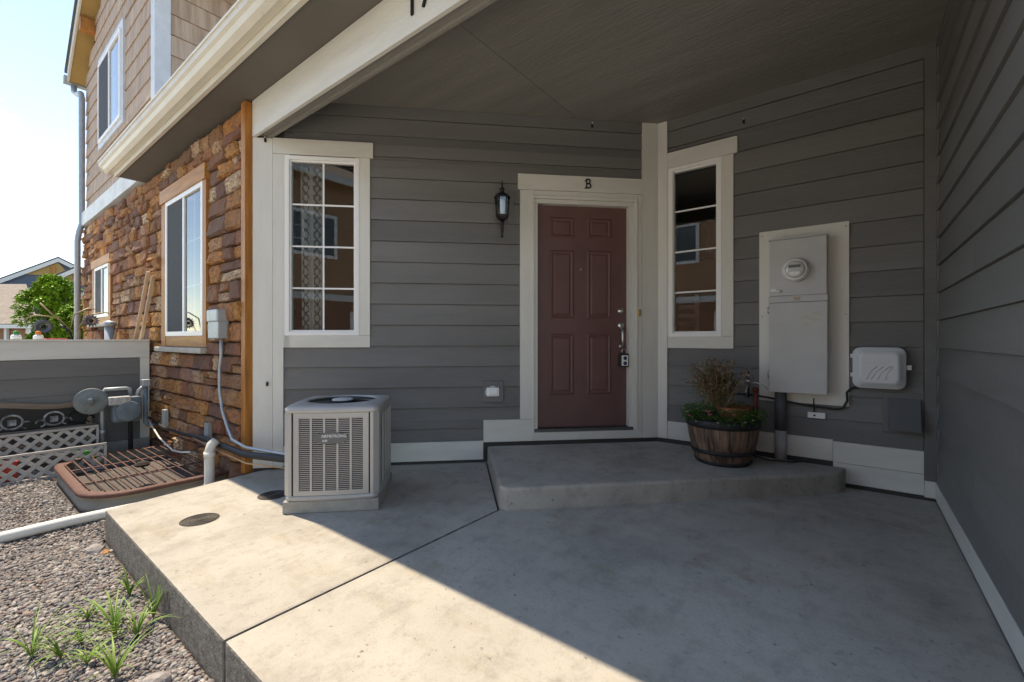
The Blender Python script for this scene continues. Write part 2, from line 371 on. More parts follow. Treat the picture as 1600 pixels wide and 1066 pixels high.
# --- side wall
wc = wall_part('side_porch_wall', FC, LC, -.02, CZ, [], JOINT)
planks(FC, wc, .02, LC - .09, .135, CZ - .005, [], joints=(1.2,))
# --- trim boards
T = .026
def tb(fr, u0, u1, z0, z1, m=None, n1=T, n0=.0, name='trim_board', **k):
    if m is None: m = TRIMV if (z1 - z0) > (u1 - u0) else TRIM
    return fr.box(name, u0, u1, z0, z1, n0, n1, m, house, **k)
tb(FA, -.0, .16, .02, 2.853); tb(FA, .1615, .248, .02, 2.72)                                  # post board at the stone corner
tb(FA, .248, .30, 1.052, 2.72); tb(FA, .85, .972, 1.16, 2.72); tb(FA, .2505, .972, 1.052, 1.158)
tb(FA, .165, 1.0, 2.722, 2.856, n1=.034)                       # head of the left window
tb(FA, .25, 1.972, .03, .198)                                 # skirt board
tb(FA, 1.974, 2.425, .185, .386)
tb(FA, 2.311, 2.425, .388, 2.503); tb(FA, 2.292, 3.489, 2.505, 2.65, n1=.034)
tb(FA, 2.425, 3.49, .185, .262)
tb(FA, 3.49, 3.645, .185, CZ, n1=.03)
tb(FB, .0, .098, .185, CZ, n1=.03)
tb(FB, .098, .155, 1.152, 2.736); tb(FB, .55, .668, 1.152, 2.736); tb(FB, .1, .668, 1.042, 1.15); tb(FB, .1, .70, 2.738, 2.882, n1=.034)
tb(FB, .1, 1.366, .185, .35); tb(FB, 1.368, 1.883, .18, .338); tb(FB, 1.368, 1.883, .03, .178); tb(FB, 1.885, 1.962, .02, .135)
tb(FC, .03, LC, .02, .133, n1=.024)
for fr, a, b in ((FA, .03, 3.488), (FB, .1, 1.96)): tb(fr, a, b, 3.092, CZ, SID, n1=.022, name='frieze_board')
fr_b = FB.box('corner_board', 1.884, 1.9615, .137, 3.09, 0, .028, SID, house)
FC.box('corner_board', .0285, .06, .135, CZ, 0, .02, SID, house)
FC.box('corner_board', LC - .088, LC, .02, CZ, 0, .03, TRIMV, house)
# --- door jamb, mouldings, door
for (a, b, c, d, n0, n1) in ((2.425, 2.442, .262, 2.502, -.06, .038), (3.40, 3.489, .262, 2.43, -.002, .022), (2.442, 3.489, 2.432, 2.503, -.002, .022)):
    FA.box('door_casing', a, b, c, d, n0, n1, TRIMV, house)
for (a, b, c, d, n0, n1) in ((2.4425, 2.478, .29, 2.39, -.085, .012), (3.364, 3.3995, .29, 2.39, -.085, .012), (2.4425, 3.3995, 2.391, 2.4295, -.085, .012),
                             (3.425, 3.44, .262, 2.47, .022, .034), (3.465, 3.478, .262, 2.49, .022, .030), (2.45, 3.424, 2.456, 2.47, .022, .034)):
    FA.box('door_jamb', a, b, c, d, n0, n1, VIN if False else TRIMV, house)
FA.box('threshold', 2.443, 3.399, .262, .288, -.09, .03, mat('threshold_metal', (.12, .115, .11), .5, metal=.5), house)
DW, DH = .884, 2.098
door = empty('door', FA.p(2.479, -.055, .292), R(45), parent=house)
dm = MB().box(0, DW, 0, .04, 0, DH); dm.build('door_leaf', DOORM, door, bevel=.003, label='maroon painted six-panel door leaf')
def ring(mb, x0, x1, z0, z1, w, y0, y1):
    """sloped moulding ring: outer edge at y0, inner at y1"""
    v = [(x0, y0, z0), (x1, y0, z0), (x1, y0, z1), (x0, y0, z1), (x0 + w, y1, z0 + w), (x1 - w, y1, z0 + w), (x1 - w, y1, z1 - w), (x0 + w, y1, z1 - w)]
    mb.add(v, [(0, 1, 5, 4), (1, 2, 6, 5), (2, 3, 7, 6), (3, 0, 4, 7)])
for (x0, x1) in ((.128, .362), (.49, .73)):
    for (z0, z1) in ((.305, .885), (1.03, 1.68), (1.80, 1.99)):
        p = MB(); ring(p, x0, x1, z0, z1, .014, -.001, -.010); ring(p, x0 + .014, x1 - .014, z0 + .014, z1 - .014, .02, -.010, -.002)
        ring(p, x0 + .034, x1 - .034, z0 + .034, z1 - .034, .016, -.002, -.009)
        a = .05; p.add([(x0 + a, -.009, z0 + a), (x1 - a, -.009, z0 + a), (x1 - a, -.009, z1 - a), (x0 + a, -.009, z1 - a)], [(0, 1, 2, 3)])
        p.build('panel', DOORM, door)
RX = Matrix.Rotation(R(90), 4, 'X')
def disc(mb, x, z, prof, n=24, y=0): return mb.lathe(prof, n, Matrix.Translation((x, y, z)) @ RX)
kx = .826
disc(MB(), kx, 1.105, [(.031, 0), (.031, .006), (.026, .014), (.016, .016), (.016, .024), (0, .025)]).build('deadbolt', CHROME, door)
hd = disc(MB(), kx, .965, [(.033, 0), (.033, .006), (.028, .016), (.018, .02), (0, .021)])
hd.tube([(kx, -.012, .935), (kx, -.045, .925), (kx, -.056, .88), (kx, -.054, .82), (kx, -.04, .775), (kx, -.012, .765)], [.009, .010, .0115, .0115, .010, .009], 12)
disc(hd, kx, .765, [(.02, 0), (.02, .008), (.012, .014), (0, .015)]); hd.box(kx - .012, kx + .012, -.035, -.012, .955, .962)
hd.build('handle', CHROME, door)
disc(MB(), .43, 1.5, [(.009, 0), (.009, .004), (.005, .005), (0, .003)], 14).build('peephole', BRASS, door)
# --- windows
def window(fr, u0, u1, z0, z1, vbars, hbars, split=None, inset=-.03, fw=.032, name='window', extra=None):
    w = empty(name, fr.p(u0, 0, z0), fr.a, parent=house); W = u1 - u0; H = z1 - z0
    f = MB()
    for (a, b, c, d) in ((0, fw, 0, H), (W - fw, W, 0, H), (fw, W - fw, 0, fw), (fw, W - fw, H - fw, H)): f.box(a, b, -.03, .05, c, d)
    i = fw + .0005
    for (a, b, c, d) in ((i, i + .014, i, H - i), (W - i - .014, W - i, i, H - i), (i + .014, W - i - .014, i, i + .014), (i + .014, W - i - .014, H - i - .014, H - i)): f.box(a, b, -.012, .04, c, d)
    f.build('frame', VIN, w, bevel=.002)
    g0 = i + .014
    xs = [g0 + (W - 2 * g0) * t for t in vbars]; zs = [g0 + (H - 2 * g0) * t for t in hbars]
    for x in xs: MB().box(x - .007, x + .007, .008, .018, g0, H - g0).build('muntin', VIN, w)
    for z in zs: MB().box(g0, W - g0, .0075, .0185, z - .007, z + .007).build('muntin', VIN, w)
    MB().add([(g0 - .004, .013, g0 - .004), (W - g0 + .004, .013, g0 - .004), (W - g0 + .004, .013, H - g0 + .004), (g0 - .004, .013, H - g0 + .004)], [(0, 1, 2, 3)]).build('pane', GLASS, w)
    return w
wA = window(FA, .262, .878, 1.158, 2.713, [.5], [.25, .5, .75])
wB = window(FB, .112, .572, 1.15, 2.735, [], [.245, .5, .755])
def slider(fr, u0, u1, z0, z1, screen_left=True):
    """two-sash sliding window: screened left sash, gridded right sash"""
    w = empty('window', fr.p(u0, .058, z0), fr.a, parent=house); W = u1 - u0; H = z1 - z0; fw = .05
    f = MB()
    for (a, b, c, d) in ((0, fw, 0, H), (W - fw, W, 0, H), (fw, W - fw, 0, fw), (fw, W - fw, H - fw, H)): f.box(a, b, -.014, .09, c, d)
    f.box(W * .5 - .022, W * .5 + .022, -.008, .03, fw, H - fw); f.build('frame', VIN, w, bevel=.003)
    MB().add([(fw, -.004, fw), (W * .5 - .022, -.004, fw), (W * .5 - .022, -.004, H - fw), (fw, -.004, H - fw)], [(0, 1, 2, 3)]).build('insect_screen', MESH, w)
    MB().add([(W * .5 + .025, .008, fw), (W - fw, .008, fw), (W - fw, .008, H - fw), (W * .5 + .025, .008, H - fw)], [(0, 1, 2, 3)]).build('pane', GLASS, w)
    x = (W * .5 + .025 + W - fw) / 2
    MB().box(x - .012, x + .012, .012, .02, fw, H - fw).build('muntin', VIN, w)
    for t in (.33, .66): MB().box(W * .5 + .025, W - fw, .0125, .0195, fw + (H - 2 * fw) * t - .007, fw + (H - 2 * fw) * t + .007).build('muntin', VIN, w)
    return w
u = lambda x: x + 11.2
slider(FD, u(-6.275), u(-5.092), 1.16, 2.695)
slider(FD, u(-10.16), u(-9.16), 1.485, 2.32)
w3 = slider(FD, u(-9.9), u(-8.43), 4.36, 5.66)
MB().box(.76, 1.42, .03, .035, .05, 1.25).build('blind', BLIND, w3)
for (x0, x1, z0, z1, side) in ((-6.442, -4.99, 1.045, 2.848, .16), (-10.37, -9.0, 1.39, 2.45, .2)):     # stained wood casings
    hh = .15 if z1 > 2.6 else .14; iw = .11 if z1 > 2.6 else .14
    a, b = u(x0), u(x1); fa, fb = (u(-6.275), u(-5.092)) if z1 > 2.6 else (u(-10.16), u(-9.16)); fz0, fz1 = (1.16, 2.695) if z1 > 2.6 else (1.485, 2.32)
    FD.box('window_casing', a, b, fz1, z1, .0, .085, WOODH, house); FD.box('window_casing', a + .01, fa, z0, fz1 - .002, .0, .07, WOODT, house)
    FD.box('window_casing', fb, b - .01, z0, fz1 - .002, 0, .07, WOODT, house); FD.box('window_casing', fa + .002, fb - .002, z0, fz0 - .002, 0, .066, WOODH, house)
    sl = MB()
    for k in range(2): sl.box(k * (b - a + .06) / 2, (k + 1) * (b - a + .06) / 2 - .008, -.13, 0, 0, .055)
    sl.build('window_sill', mat('sill_stone', (.50, .46, .39), .85, var=(.40, .36, .30), vscale=8, bump=.5, bscale=30), house, FD.p(a - .03, 0, z0 - .06), bevel=.012, world=True)
for (a, b, c, d) in ((u(-10.0), u(-8.35), 5.66, 5.78), (u(-10.0), u(-9.9), 4.28, 5.66), (u(-8.43), u(-8.35), 4.28, 5.66), (u(-9.9), u(-8.43), 4.28, 4.36)):
    FD.box('window_casing', a, b, c, d, 0, .05, mat('pale_blue_trim', (.62, .66, .70), .5, var=(.55, .59, .63), vscale=6), house)
# --- interior behind the two porch windows
it = MB()
fp_ = [(-6.8, 1.8), (-4.13, 1.8), (-1.55, 4.38), (.3, 4.38), (.3, 7.4), (-6.8, 7.4)]
it.add([(x, y, .3) for x, y in fp_], [tuple(range(6))]); it.add([(x, y, 2.96) for x, y in fp_], [tuple(range(6))[::-1]])
it.add([(-6.8, 7.4, .3), (.3, 7.4, .3), (.3, 7.4, 2.96), (-6.8, 7.4, 2.96)], [(0, 1, 2, 3)])
it.add([(-6.8, 1.8, .3), (-6.8, 7.4, .3), (-6.8, 7.4, 2.96), (-6.8, 1.8, 2.96)], [(0, 1, 2, 3)])
it.add([(.3, 4.38, .3), (.3, 7.4, .3), (.3, 7.4, 2.96), (.3, 4.38, 2.96)], [(0, 1, 2, 3)])
it.build('interior_wall', INTW, house, world=True)
cu = MB(); n = 26; vs = []
for i in range(n + 1):
    x = .19 * i / n; y = .022 * math.sin(i * 1.05) + .012 * math.sin(i * 2.3)
    vs += [(x + .02, y, 0), (x, y * .8, 1.7)]
cu.add(vs, [(2 * i, 2 * i + 2, 2 * i + 3, 2 * i + 1) for i in range(n)], True)
tag(cu.build('curtain', CURT, None, FA.p(.31, -.2, 1.02), (0, 0, R(45))), 'grey chain-patterned curtain hanging inside the tall gridded window', 'curtain')
ch = empty('dining_chair', (-1.72, 5.55, .3), R(20), 'pale ladder-back chair seen through the narrow window right of the door', 'chair')
for (x, y, h) in ((-.2, -.2, 1.35), (.2, -.2, 1.35), (-.2, .2, .75), (.2, .2, .75)): MB().box(x - .022, x + .022, y - .022, y + .022, 0, h).build('leg', WHTP, ch, bevel=.004)
MB().box(-.23, .23, -.23, .23, .72, .76).build('seat', WHTP, ch, bevel=.008)
for z in (.88, .98, 1.08, 1.18, 1.28): MB().box(-.18, .18, -.21, -.19, z, z + .05).build('back_slat', WHTP, ch, bevel=.004)
lp = empty('pendant_lamp', (-1.55, 6.3, 2.2), 0, 'small lit warm lamp glimpsed through the narrow window', 'lamp')
MB().lathe([(0, 0), (.018, .006), (.026, .025), (.018, .045), (.012, .055)], 16).build('lit_bulb', mat('lamp_glow', (1, .8, .5), .5, emit=((1, .72, .4), 9.0)), lp)
MB().lathe([(.075, .0), (.06, .06), (.02, .09), (.012, .1)], 18).build('shade', BLK, lp); MB().tube([(0, 0, .1), (0, 0, .76)], .006, 6).build('cord', BLK, lp)
# --- stone wall
holesD = [(u(-6.26), u(-5.11), 1.18, 2.68), (u(-10.14), u(-9.18), 1.5, 2.3), (u(-9.88), u(-8.45), 4.4, 5.64)]
wd = wall_part('stone_wall', FD, LD, -.3, 3.16, holesD[:2], MORT)
def stone_mesh(seed):
    """rough-faced ledge stone: flat chipped face, short worn edges, back left open"""
    r = random.Random(seed); xs = [-.5, -.44, -.2, .03, .24, .44, .5]; zs = [-.5, -.38, -.1, .16, .38, .5]; nx, nz_ = len(xs), len(zs); v = []; tilt = r.uniform(-.12, .12); tz = r.uniform(-.14, .14)
    for j, z in enumerate(zs):
        for i, x in enumerate(xs):
            eb = (i in (0, nx - 1)) + (j in (0, nz_ - 1)); y = -.86 + tilt * x * 2 + tz * z * 2 + r.uniform(-.13, .13)
            if eb == 1: y *= .72
            if eb == 2: y *= .55; x *= .95; z *= .93
            v.append((x + r.uniform(-.018, .018), y, z + r.uniform(-.03, .03)))
    fs = [(j * nx + i, j * nx + i + 1, (j + 1) * nx + i + 1, (j + 1) * nx + i) for j in range(nz_ - 1) for i in range(nx - 1)]
    rim = [i for i in range(nx)] + [j * nx + nx - 1 for j in range(1, nz_)] + [(nz_ - 1) * nx + i for i in range(nx - 2, -1, -1)] + [j * nx for j in range(nz_ - 2, 0, -1)]
    o = len(v); v += [(v[k][0], 0, v[k][2]) for k in rim]; n = len(rim)
    fs += [(rim[(k + 1) % n], rim[k], o + k, o + (k + 1) % n) for k in range(n)]
    me = bpy.data.meshes.new('stone'); me.from_pydata(v, [], fs); me.materials.append(STONE); me.update(); return me
SM = [stone_mesh(s) for s in range(14)]
blocksD = [(u(-6.46), u(-4.97), .98, 2.86), (u(-10.39), u(-8.98), 1.32, 2.47)]
stones = []; z = -.26
while z < 3.13:
    h = rnd.choice((.12, .14, .16, .185, .15)); h = min(h, 3.155 - z)
    if h < .06: break
    x = -.02
    lim = u(-4.175)
    while x < lim - .02:
        w = rnd.choice((.2, .28, .34, .42, .5, .3, .24)) * rnd.uniform(.85, 1.15)
        for bl in blocksD:
            if bl[2] < z + h * .6 and z + h * .4 < bl[3]:
                if bl[0] - .06 < x < bl[1]: x = bl[1] + .0
                elif x < bl[0] < x + w + .08: w = bl[0] - x
        if x + w > lim - .07: w = lim - x
        if w < .05: break
        if rnd.random() < .16 and w > .22 and h > .12:
            stones += [(x, w, z, h * .5), (x, w * .55, z + h * .5, h * .5), (x + w * .55, w * .45, z + h * .5, h * .5)]
        else: stones.append((x, w, z, h))
        x += w
    z += h
stones.sort(key=lambda s: -(s[0] + s[1] / 2))
rest = MB()
for i, (x, w, z, h) in enumerate(stones):
    me = rnd.choice(SM); d = rnd.uniform(.055, .10)
    Mx = Matrix.Translation(FD.p(x + w / 2, .0, z + h / 2)) @ Matrix.LocRotScale(None, Matrix.Rotation(R(rnd.uniform(-2, 2)), 3, 'Y'), (w - .006, d, h - .004))
    if i < 295:
        o = bpy.data.objects.new('stone', me); o.matrix_basis = Mx; col.objects.link(o); o.parent = wd; o.matrix_parent_inverse = WM[wd.name].inverted()
    else: rest.add([Mx @ v.co for v in me.vertices], [tuple(p.vertices) for p in me.polygons], False)
tag(rest.build('far_stones', STONE, wd, world=True), kind='stuff')
FD.box('corner_board', LD - .085, LD - .002, -.02, 3.155, .0, .07, WOODT, house)
FD.box('band_board', -.02, u(-7.31), 3.165, 3.40, .0, .11, mat('band_paint', (.60, .62, .62), .5, var=(.48, .49, .47), vscale=4), house)
FD.box('foundation', u(-7.5), LD + .02, -.34, -.262, -.1, .03, CONC2, house)
# --- upper storey: shingle courses
wu = wall_part('upper_shingle_wall', FD, u(-6.85), 3.2, 5.75, [holesD[2]], JOINT)
gv = MB(); gv.add([(0, 0, 5.75), (4.35, 0, 5.75), (4.35, 0, 7.4), (2.35, 0, 7.75)], [(0, 1, 2, 3)]); gv.build('gable_wall', SHING, house, FD.p(0, -.004, 0), world=True)
planks(FD, wu, .0, u(-6.97), 3.402, 5.78, [(u(-10.0), u(-8.35), 4.28, 5.78)], SHING, .262, 3.15, 'shingle_course', .03)
planks(FD, wu, .0, u(-6.97), 5.78, 7.3, [(-1, u(-10.9), 6.0, 9), (-1, u(-10.4), 6.3, 9), (-1, u(-10.0), 6.7, 9)], SHING, .262, 3.15, 'shingle_course', .03)
FR = Frame((-6.85, 1.643), R(90))
wr = wall_part('upper_return_wall', FR, 5.0, 3.2, 7.4, [], JOINT)
planks(FR, wr, .12, 5.0, 3.4, 7.4, [], SHING, .262, 3.15, 'shingle_course', .03)
PB = MATS['pale_blue_trim']
FD.box('corner_board', u(-6.968), u(-6.85), 3.2, 7.4, .0, .045, PB, house); FR.box('corner_board', -.045, .118, 3.2, 7.4, 0.0005, .045, PB, house)
tb(Frame((-11.2, 1.643), R(-90)), -6, 0, -.3, 5.9, SHING, n1=.02, name='end_wall')
# gable rake
SL = .77; ex, ez, ry = -11.42, 5.88, 1.40
def rake(name, y0, y1, dz0, dz1, m, xs=(ex, -8.9)):
    v = []
    for x in xs:
        zz = ez + SL * (x - ex); v += [(x, y0, zz + dz0), (x, y1, zz + dz0), (x, y1, zz + dz1), (x, y0, zz + dz1)]
    return MB().add(v, [(0, 1, 5, 4), (1, 2, 6, 5), (2, 3, 7, 6), (3, 0, 4, 7), (0, 3, 2, 1), (4, 5, 6, 7)]).build(name, m, house, world=True)
rake('rake_soffit', ry + .03, 1.66, .0, .03, EAVE); rake('rake_fascia', ry, ry + .028, -.02, .19, GUT); rake('upper_roof', ry - .03, 8, .195, .25, mat('dark_roof_shingle', (.10, .10, .105), .9, bump=.5, bscale=20), (ex - .06, -8.9))
v = []
for x in (-8.9, -6.2):
    zz = ez + SL * (-8.9 - ex) - SL * (x + 8.9); v += [(x, ry - .03, zz + .195), (x, 8, zz + .195), (x, 8, zz + .25), (x, ry - .03, zz + .25)]
MB().add(v, [(0, 1, 5, 4), (1, 2, 6, 5), (2, 3, 7, 6), (3, 0, 4, 7), (0, 3, 2, 1), (4, 5, 6, 7)]).build('upper_roof', MATS['dark_roof_shingle'], house, world=True)
MB().box(-10.52, -10.36, 1.43, 1.63, 6.42, 6.62).build('eave_bracket', WOODT, house, world=True)
MB().box(-11.58, -11.45, 1.36, 7, 5.86, 5.99).build('eave_gutter', GALV, house, bevel=.01, world=True)
dp = MB().tube([(-11.5, 1.5, 5.86), (-11.5, 1.5, 5.74), (-11.42, 1.53, 5.68), (-11.12, 1.54, 5.60), (-11.06, 1.545, 5.5), (-11.06, 1.545, 3.22), (-11.0, 1.5, 3.05), (-11.0, 1.48, 2.9), (-11.0, 1.48, -.2)], .045, 10)
dp.build('downspout', GALV, house, world=True)
# --- eave, gutter, lower roof, porch beam and ceiling
GX0, GX1 = -7.31, 3.6
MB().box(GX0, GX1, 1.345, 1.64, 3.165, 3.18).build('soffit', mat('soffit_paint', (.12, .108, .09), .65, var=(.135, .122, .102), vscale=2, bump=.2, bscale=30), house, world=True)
MB().box(GX0, GX1, 1.31, 1.343, 3.15, 3.33).build('fascia', GUT, house, bevel=.003, world=True)
gp = [(1.308, 3.20), (1.26, 3.20), (1.225, 3.225), (1.21, 3.26), (1.19, 3.275), (1.188, 3.315), (1.178, 3.318), (1.178, 3.335), (1.196, 3.335), (1.2, 3.29), (1.225, 3.265), (1.245, 3.225), (1.308, 3.212)]
gb = MB(); n = len(gp)
gb.add([(GX0 - .12, y, z) for y, z in gp] + [(GX1, y, z) for y, z in gp], [(i, (i + 1) % n, n + (i + 1) % n, n + i) for i in range(n)] + [tuple(range(n))[::-1], tuple(range(n, 2 * n))])
gb.box(GX0 - .12, GX0 - .118, 1.2, 1.308, 3.21, 3.33)
gut = gb.build('gutter', GUT, house, world=True)
for x in np.arange(-7.0, 0, .62): MB().box(x, x + .03, 1.186, 1.31, 3.322, 3.33).build('gutter_strap', GUT, house, world=True)
rf = MB().add([(GX0 - .08, 1.26, 3.335), (GX1, 1.26, 3.335), (GX1, 7.5, 5.3), (GX0 + .45, 7.5, 5.3), (GX0 - .08, 1.26, 3.36), (GX1, 1.26, 3.36), (GX1, 7.5, 5.33), (GX0 + .45, 7.5, 5.33)],
              [(0, 3, 2, 1), (4, 5, 6, 7), (0, 1, 5, 4), (1, 2, 6, 5), (2, 3, 7, 6), (3, 0, 4, 7)]); rf.build('porch_roof', ROOFM, house, world=True)
for (a, b) in ((-4.6, -2.05), (-2.048, .46)): MB().box(0, b - a, 0, 2.54, 0, .02).build('porch_ceiling_panel', CEIL, house, (a, 1.70, CZ + .001), bevel=.003, world=True)
MB().box(-4.4, .46, 1.7, 4.3, CZ + .03, CZ + .05).build('porch_ceiling_deck', JOINT, house, world=True)
MB().box(0, 4.52, 0, .028, 0, .306).build('porch_beam_board', TRIM, house, (-4.07, 1.622, 2.856), bevel=.003, world=True)
MB().box(0, 4.5, 0, .06, 0, .30).build('porch_beam', CEIL, house, (-4.05, 1.651, 2.872), world=True)
MB().box(0, 4.5, 0, .028, 0, .32).build('porch_beam_board', CEIL, house, (-4.03, 1.712, 2.855), bevel=.003, world=True)
# plain front of the projecting room at the right of the porch
MB().box(.49, 3.6, 1.6, 1.72, -.3, 3.16).build('front_wall', SID, house, world=True)
MB().box(3.5, 3.6, 1.72, 7, -.3, 3.6).build('end_wall', SID, house, world=True)
# letter and numbers
def text(name, s, size, m, ext=.006):
    c = bpy.data.curves.new(name, 'FONT'); c.body = s; c.size = size; c.extrude = ext; c.align_x = 'CENTER'
    t = bpy.data.objects.new(name, c); me = bpy.data.meshes.new_from_object(t); bpy.data.objects.remove(t); me.materials.clear(); me.materials.append(m); return me
lb = empty('house_letter', FA.p(2.955, .036, 2.535), R(45), 'black letter B screwed to the board above the maroon door', 'letter')
me = text('letter', 'B', .135, BLK); o = bpy.data.objects.new('glyph', me); o.rotation_euler = (R(90), 0, 0); o.scale = (.82, 1, 1); place(o, lb, False)
sf = MB(); sf.box(-.036, -.012, -.006, .006, .0, .009); sf.box(-.036, -.012, -.006, .006, .067, .076); sf.build('serif', BLK, lb)
for s, x in (('1', -1.965), ('7', -1.85)):
    o = bpy.data.objects.new('house_number', text('number', s, .19, BLK)); o.location = (x, 1.618, 2.945); o.rotation_euler = (R(90), 0, 0); place(o)
    tag(o, 'black house number on the pale porch beam, ' + ('nearer the stone wall' if s == '1' else 'second from the stone wall'), 'number', 'numbers on the porch beam')

# ------------------------------------------------------------------ wall-mounted things
def on_wall(name, fr, uu, z, label, cat, n=.0, **k): return empty(name, fr.p(uu, n, z), fr.a, label, cat, **k)
# lantern
ln = on_wall('wall_lantern', FA, 2.135, 2.03, 'black coach lantern with frosted bulb on the grey siding left of the door', 'lantern', n=.018)
MB().box(-.06, .115, -.012, 0, .17, .46).build('mounting_block', SID, ln, bevel=.004)
lx, ly = 0, -.105
a = MB(); a.lathe([(.002, 0), (.014, .012), (.008, .026), (.012, .05), (.016, .12), (.02, .142), (.012, .15)], 16, Matrix.Translation((lx, ly, 0))); a.build('finial_tail', BLK, ln)
a = MB(); a.lathe([(.012, .148), (.042, .165), (.055, .185), (.058, .20), (.052, .204)], 6, Matrix.Translation((lx, ly, 0)), False); a.build('base_cup', BLK, ln)
for k in range(6):
    an = 2 * math.pi * k / 6
    MB().tube([(lx + .052 * math.cos(an), ly + .052 * math.sin(an), .2), (lx + .062 * math.cos(an), ly + .062 * math.sin(an), .36)], .0045, 6).build('cage_bar', BLK, ln)
MB().lathe([(.024, .205), (.028, .25), (.026, .33), (.018, .345), (0, .348)], 20, Matrix.Translation((lx, ly, 0))).build('bulb', FROST, ln)
MB().lathe([(.05, .205), (.059, .358)], 6, Matrix.Translation((lx, ly, 0)), False).f.clear()
gl = MB()
for k in range(6):
    a0 = 2 * math.pi * k / 6; a1 = 2 * math.pi * (k + 1) / 6
    gl.add([(lx + r * math.cos(q), ly + r * math.sin(q), zz) for r, q, zz in ((.049, a0, .205), (.049, a1, .205), (.059, a1, .358), (.059, a0, .358))], [(0, 1, 2, 3)])
gl.build('lantern_glass', GLASS, ln)
MB().lathe([(.075, .358), (.072, .366), (.045, .392), (.02, .405), (.012, .41), (.022, .425), (.024, .436), (.012, .45), (.006, .46), (.008, .48), (.003, .515), (0, .52)], 18, Matrix.Translation((lx, ly, 0))).build('roof_cap', BLK, ln)
MB().tube([(0, -.01, .33), (0, -.06, .372), (lx, ly + .05, .372)], .008, 8).build('wall_arm', BLK, ln)
# outlet
ot = on_wall('outlet_box', FA, 1.965, .55, 'outdoor outlet with a clear cover on a grey block left of the door', 'outlet', n=.016)
MB().box(0, .19, -.02, 0, 0, .195).build('mounting_block', SID, ot, bevel=.006)
MB().box(.035, .15, -.036, -.02, .055, .135).build('cover_frame', VIN, ot, bevel=.006)
MB().box(.05, .135, -.052, -.036, .068, .122).build('clear_cover', FROST, ot, bevel=.012)
MB().box(.022, .036, -.034, -.02, .07, .12).build('hinge', GALV, ot, bevel=.002); MB().box(.07, .115, -.034, -.02, .137, .15).build('hinge', GALV, ot, bevel=.002)
# doorbell, hooks
o = MB().box(-.012, .012, -.014, 0, -.032, .032).build('doorbell', BRASS, None, FA.p(3.452, .036, 1.375), (0, 0, R(45)), bevel=.006); tag(o, 'small brass doorbell button on the right door casing', 'doorbell')
def hook(fr, uu, z, n, label):
    h = on_wall('light_clip', fr, uu, z, label, 'clip', n=n, group='black string-light clips around the porch')
    MB().box(-.009, .009, -.012, 0, -.022, .012).build('clip_body', BLK, h, bevel=.003); MB().tube([(0, -.006, .012), (0, -.014, .022), (0, -.02, .016)], .004, 6).build('clip_tip', WHTP, h)
hook(FA, 2.995, 3.135, .022, 'small black clip on the frieze above the maroon door')
hook(FA, .105, 2.835, .026, 'small black clip at the top of the pale post, under the beam')
hook(FA, .12, .745, .026, 'small black clip low on the pale post beside the air conditioner')
hook(FB, .748, 2.995, .016, 'small black clip on grey siding above the narrow window')
# lockbox on the door handle
lk = empty('lockbox', FA.p(2.479 + .838, -.055 + .052, .86), R(45), 'black realtor lockbox with white keypad hanging from the door handle', 'lockbox')
MB().box(-.048, .048, -.022, .022, 0, .128).build('case', BLKP, lk, bevel=.014); MB().box(-.03, .034, -.027, -.022, .012, .112).build('keypad', WHTP, lk, bevel=.004)
for zz in (.036, .085): MB().lathe([(.018, 0), (.018, .003), (0, .004)], 16, Matrix.Translation((.002, -.027, zz)) @ RX).build('button', mat('navy_button', (.03, .05, .10), .5), lk)
MB().tube([(-.018, 0, .12), (-.018, 0, .16), (-.01, 0, .172), (.01, 0, .172), (.018, 0, .16), (.018, 0, .12)], .005, 8).build('shackle', CHROME, lk)
# electric meter
em = on_wall('electric_meter', FB, .866, .614, 'tall grey electric meter cabinet on a pale backing board', 'electric meter')
MB().box(0, .601, -.028, -.0, 0, 1.406).build('backing_board', TRIMV, em, bevel=.003)
MB().box(.09, .468, -.135, -.0285, .855, 1.30).build('meter_cabinet', STEELG, em, bevel=.006)
MB().box(.084, .474, -.145, -.0285, 1.301, 1.312).build('rain_hood', STEELG, em, bevel=.003)
MB().box(.086, .472, -.142, -.0285, .087, .80).build('breaker_door', STEELG, em, bevel=.006)
MB().box(.084, .474, -.147, -.0285, .802, .853).build('latch_rail', STEELG, em, bevel=.004)
MB().box(.255, .30, -.151, -.147, .815, .84).build('latch', mat('latch_tan', (.45, .33, .25), .5), em, bevel=.003)
c = Matrix.Translation((.268, -.135, 1.05)) @ RX
MB().lathe([(.095, 0), (.095, .02), (.085, .025), (.085, .05), (.082, .06), (.07, .062), (0, .062)], 36, c).build('meter_ring', mat('meter_white', (.70, .69, .66), .35), em)
MB().lathe([(.068, .0625), (.066, .072), (.05, .078), (0, .08)], 30, c).build('meter_glass', mat('meter_face', (.50, .51, .50), .15, coat=.8), em)
MB().box(.228, .308, -.2165, -.2145, 1.062, 1.084).build('display', mat('lcd_grey', (.13, .15, .13), .2), em)
MB().box(.235, .30, -.2165, -.213, 1.01, 1.03).build('nameplate', WHTP, em)
MB().box(.10, .135, -.15, -.135, .89, .915).build('seal_tag', WHTP, em, bevel=.004); MB().tube([(.13, -.14, .9), (.155, -.15, .893), (.17, -.145, .885)], .009, 8).build('seal_wire', WHTP, em)
for zz in (.2, .72): MB().tube([(.08, -.12, zz), (.08, -.12, zz + .05)], .007, 8).build('hinge', CHROME, em)
for (x, z) in ((.02, .03), (.58, .03), (.02, 1.37), (.58, 1.37), (.02, .7), (.58, .7)): disc(MB(), x, z, [(.006, 0), (.006, .002), (0, .003)], 10, -.028).build('screw', GALV, em)
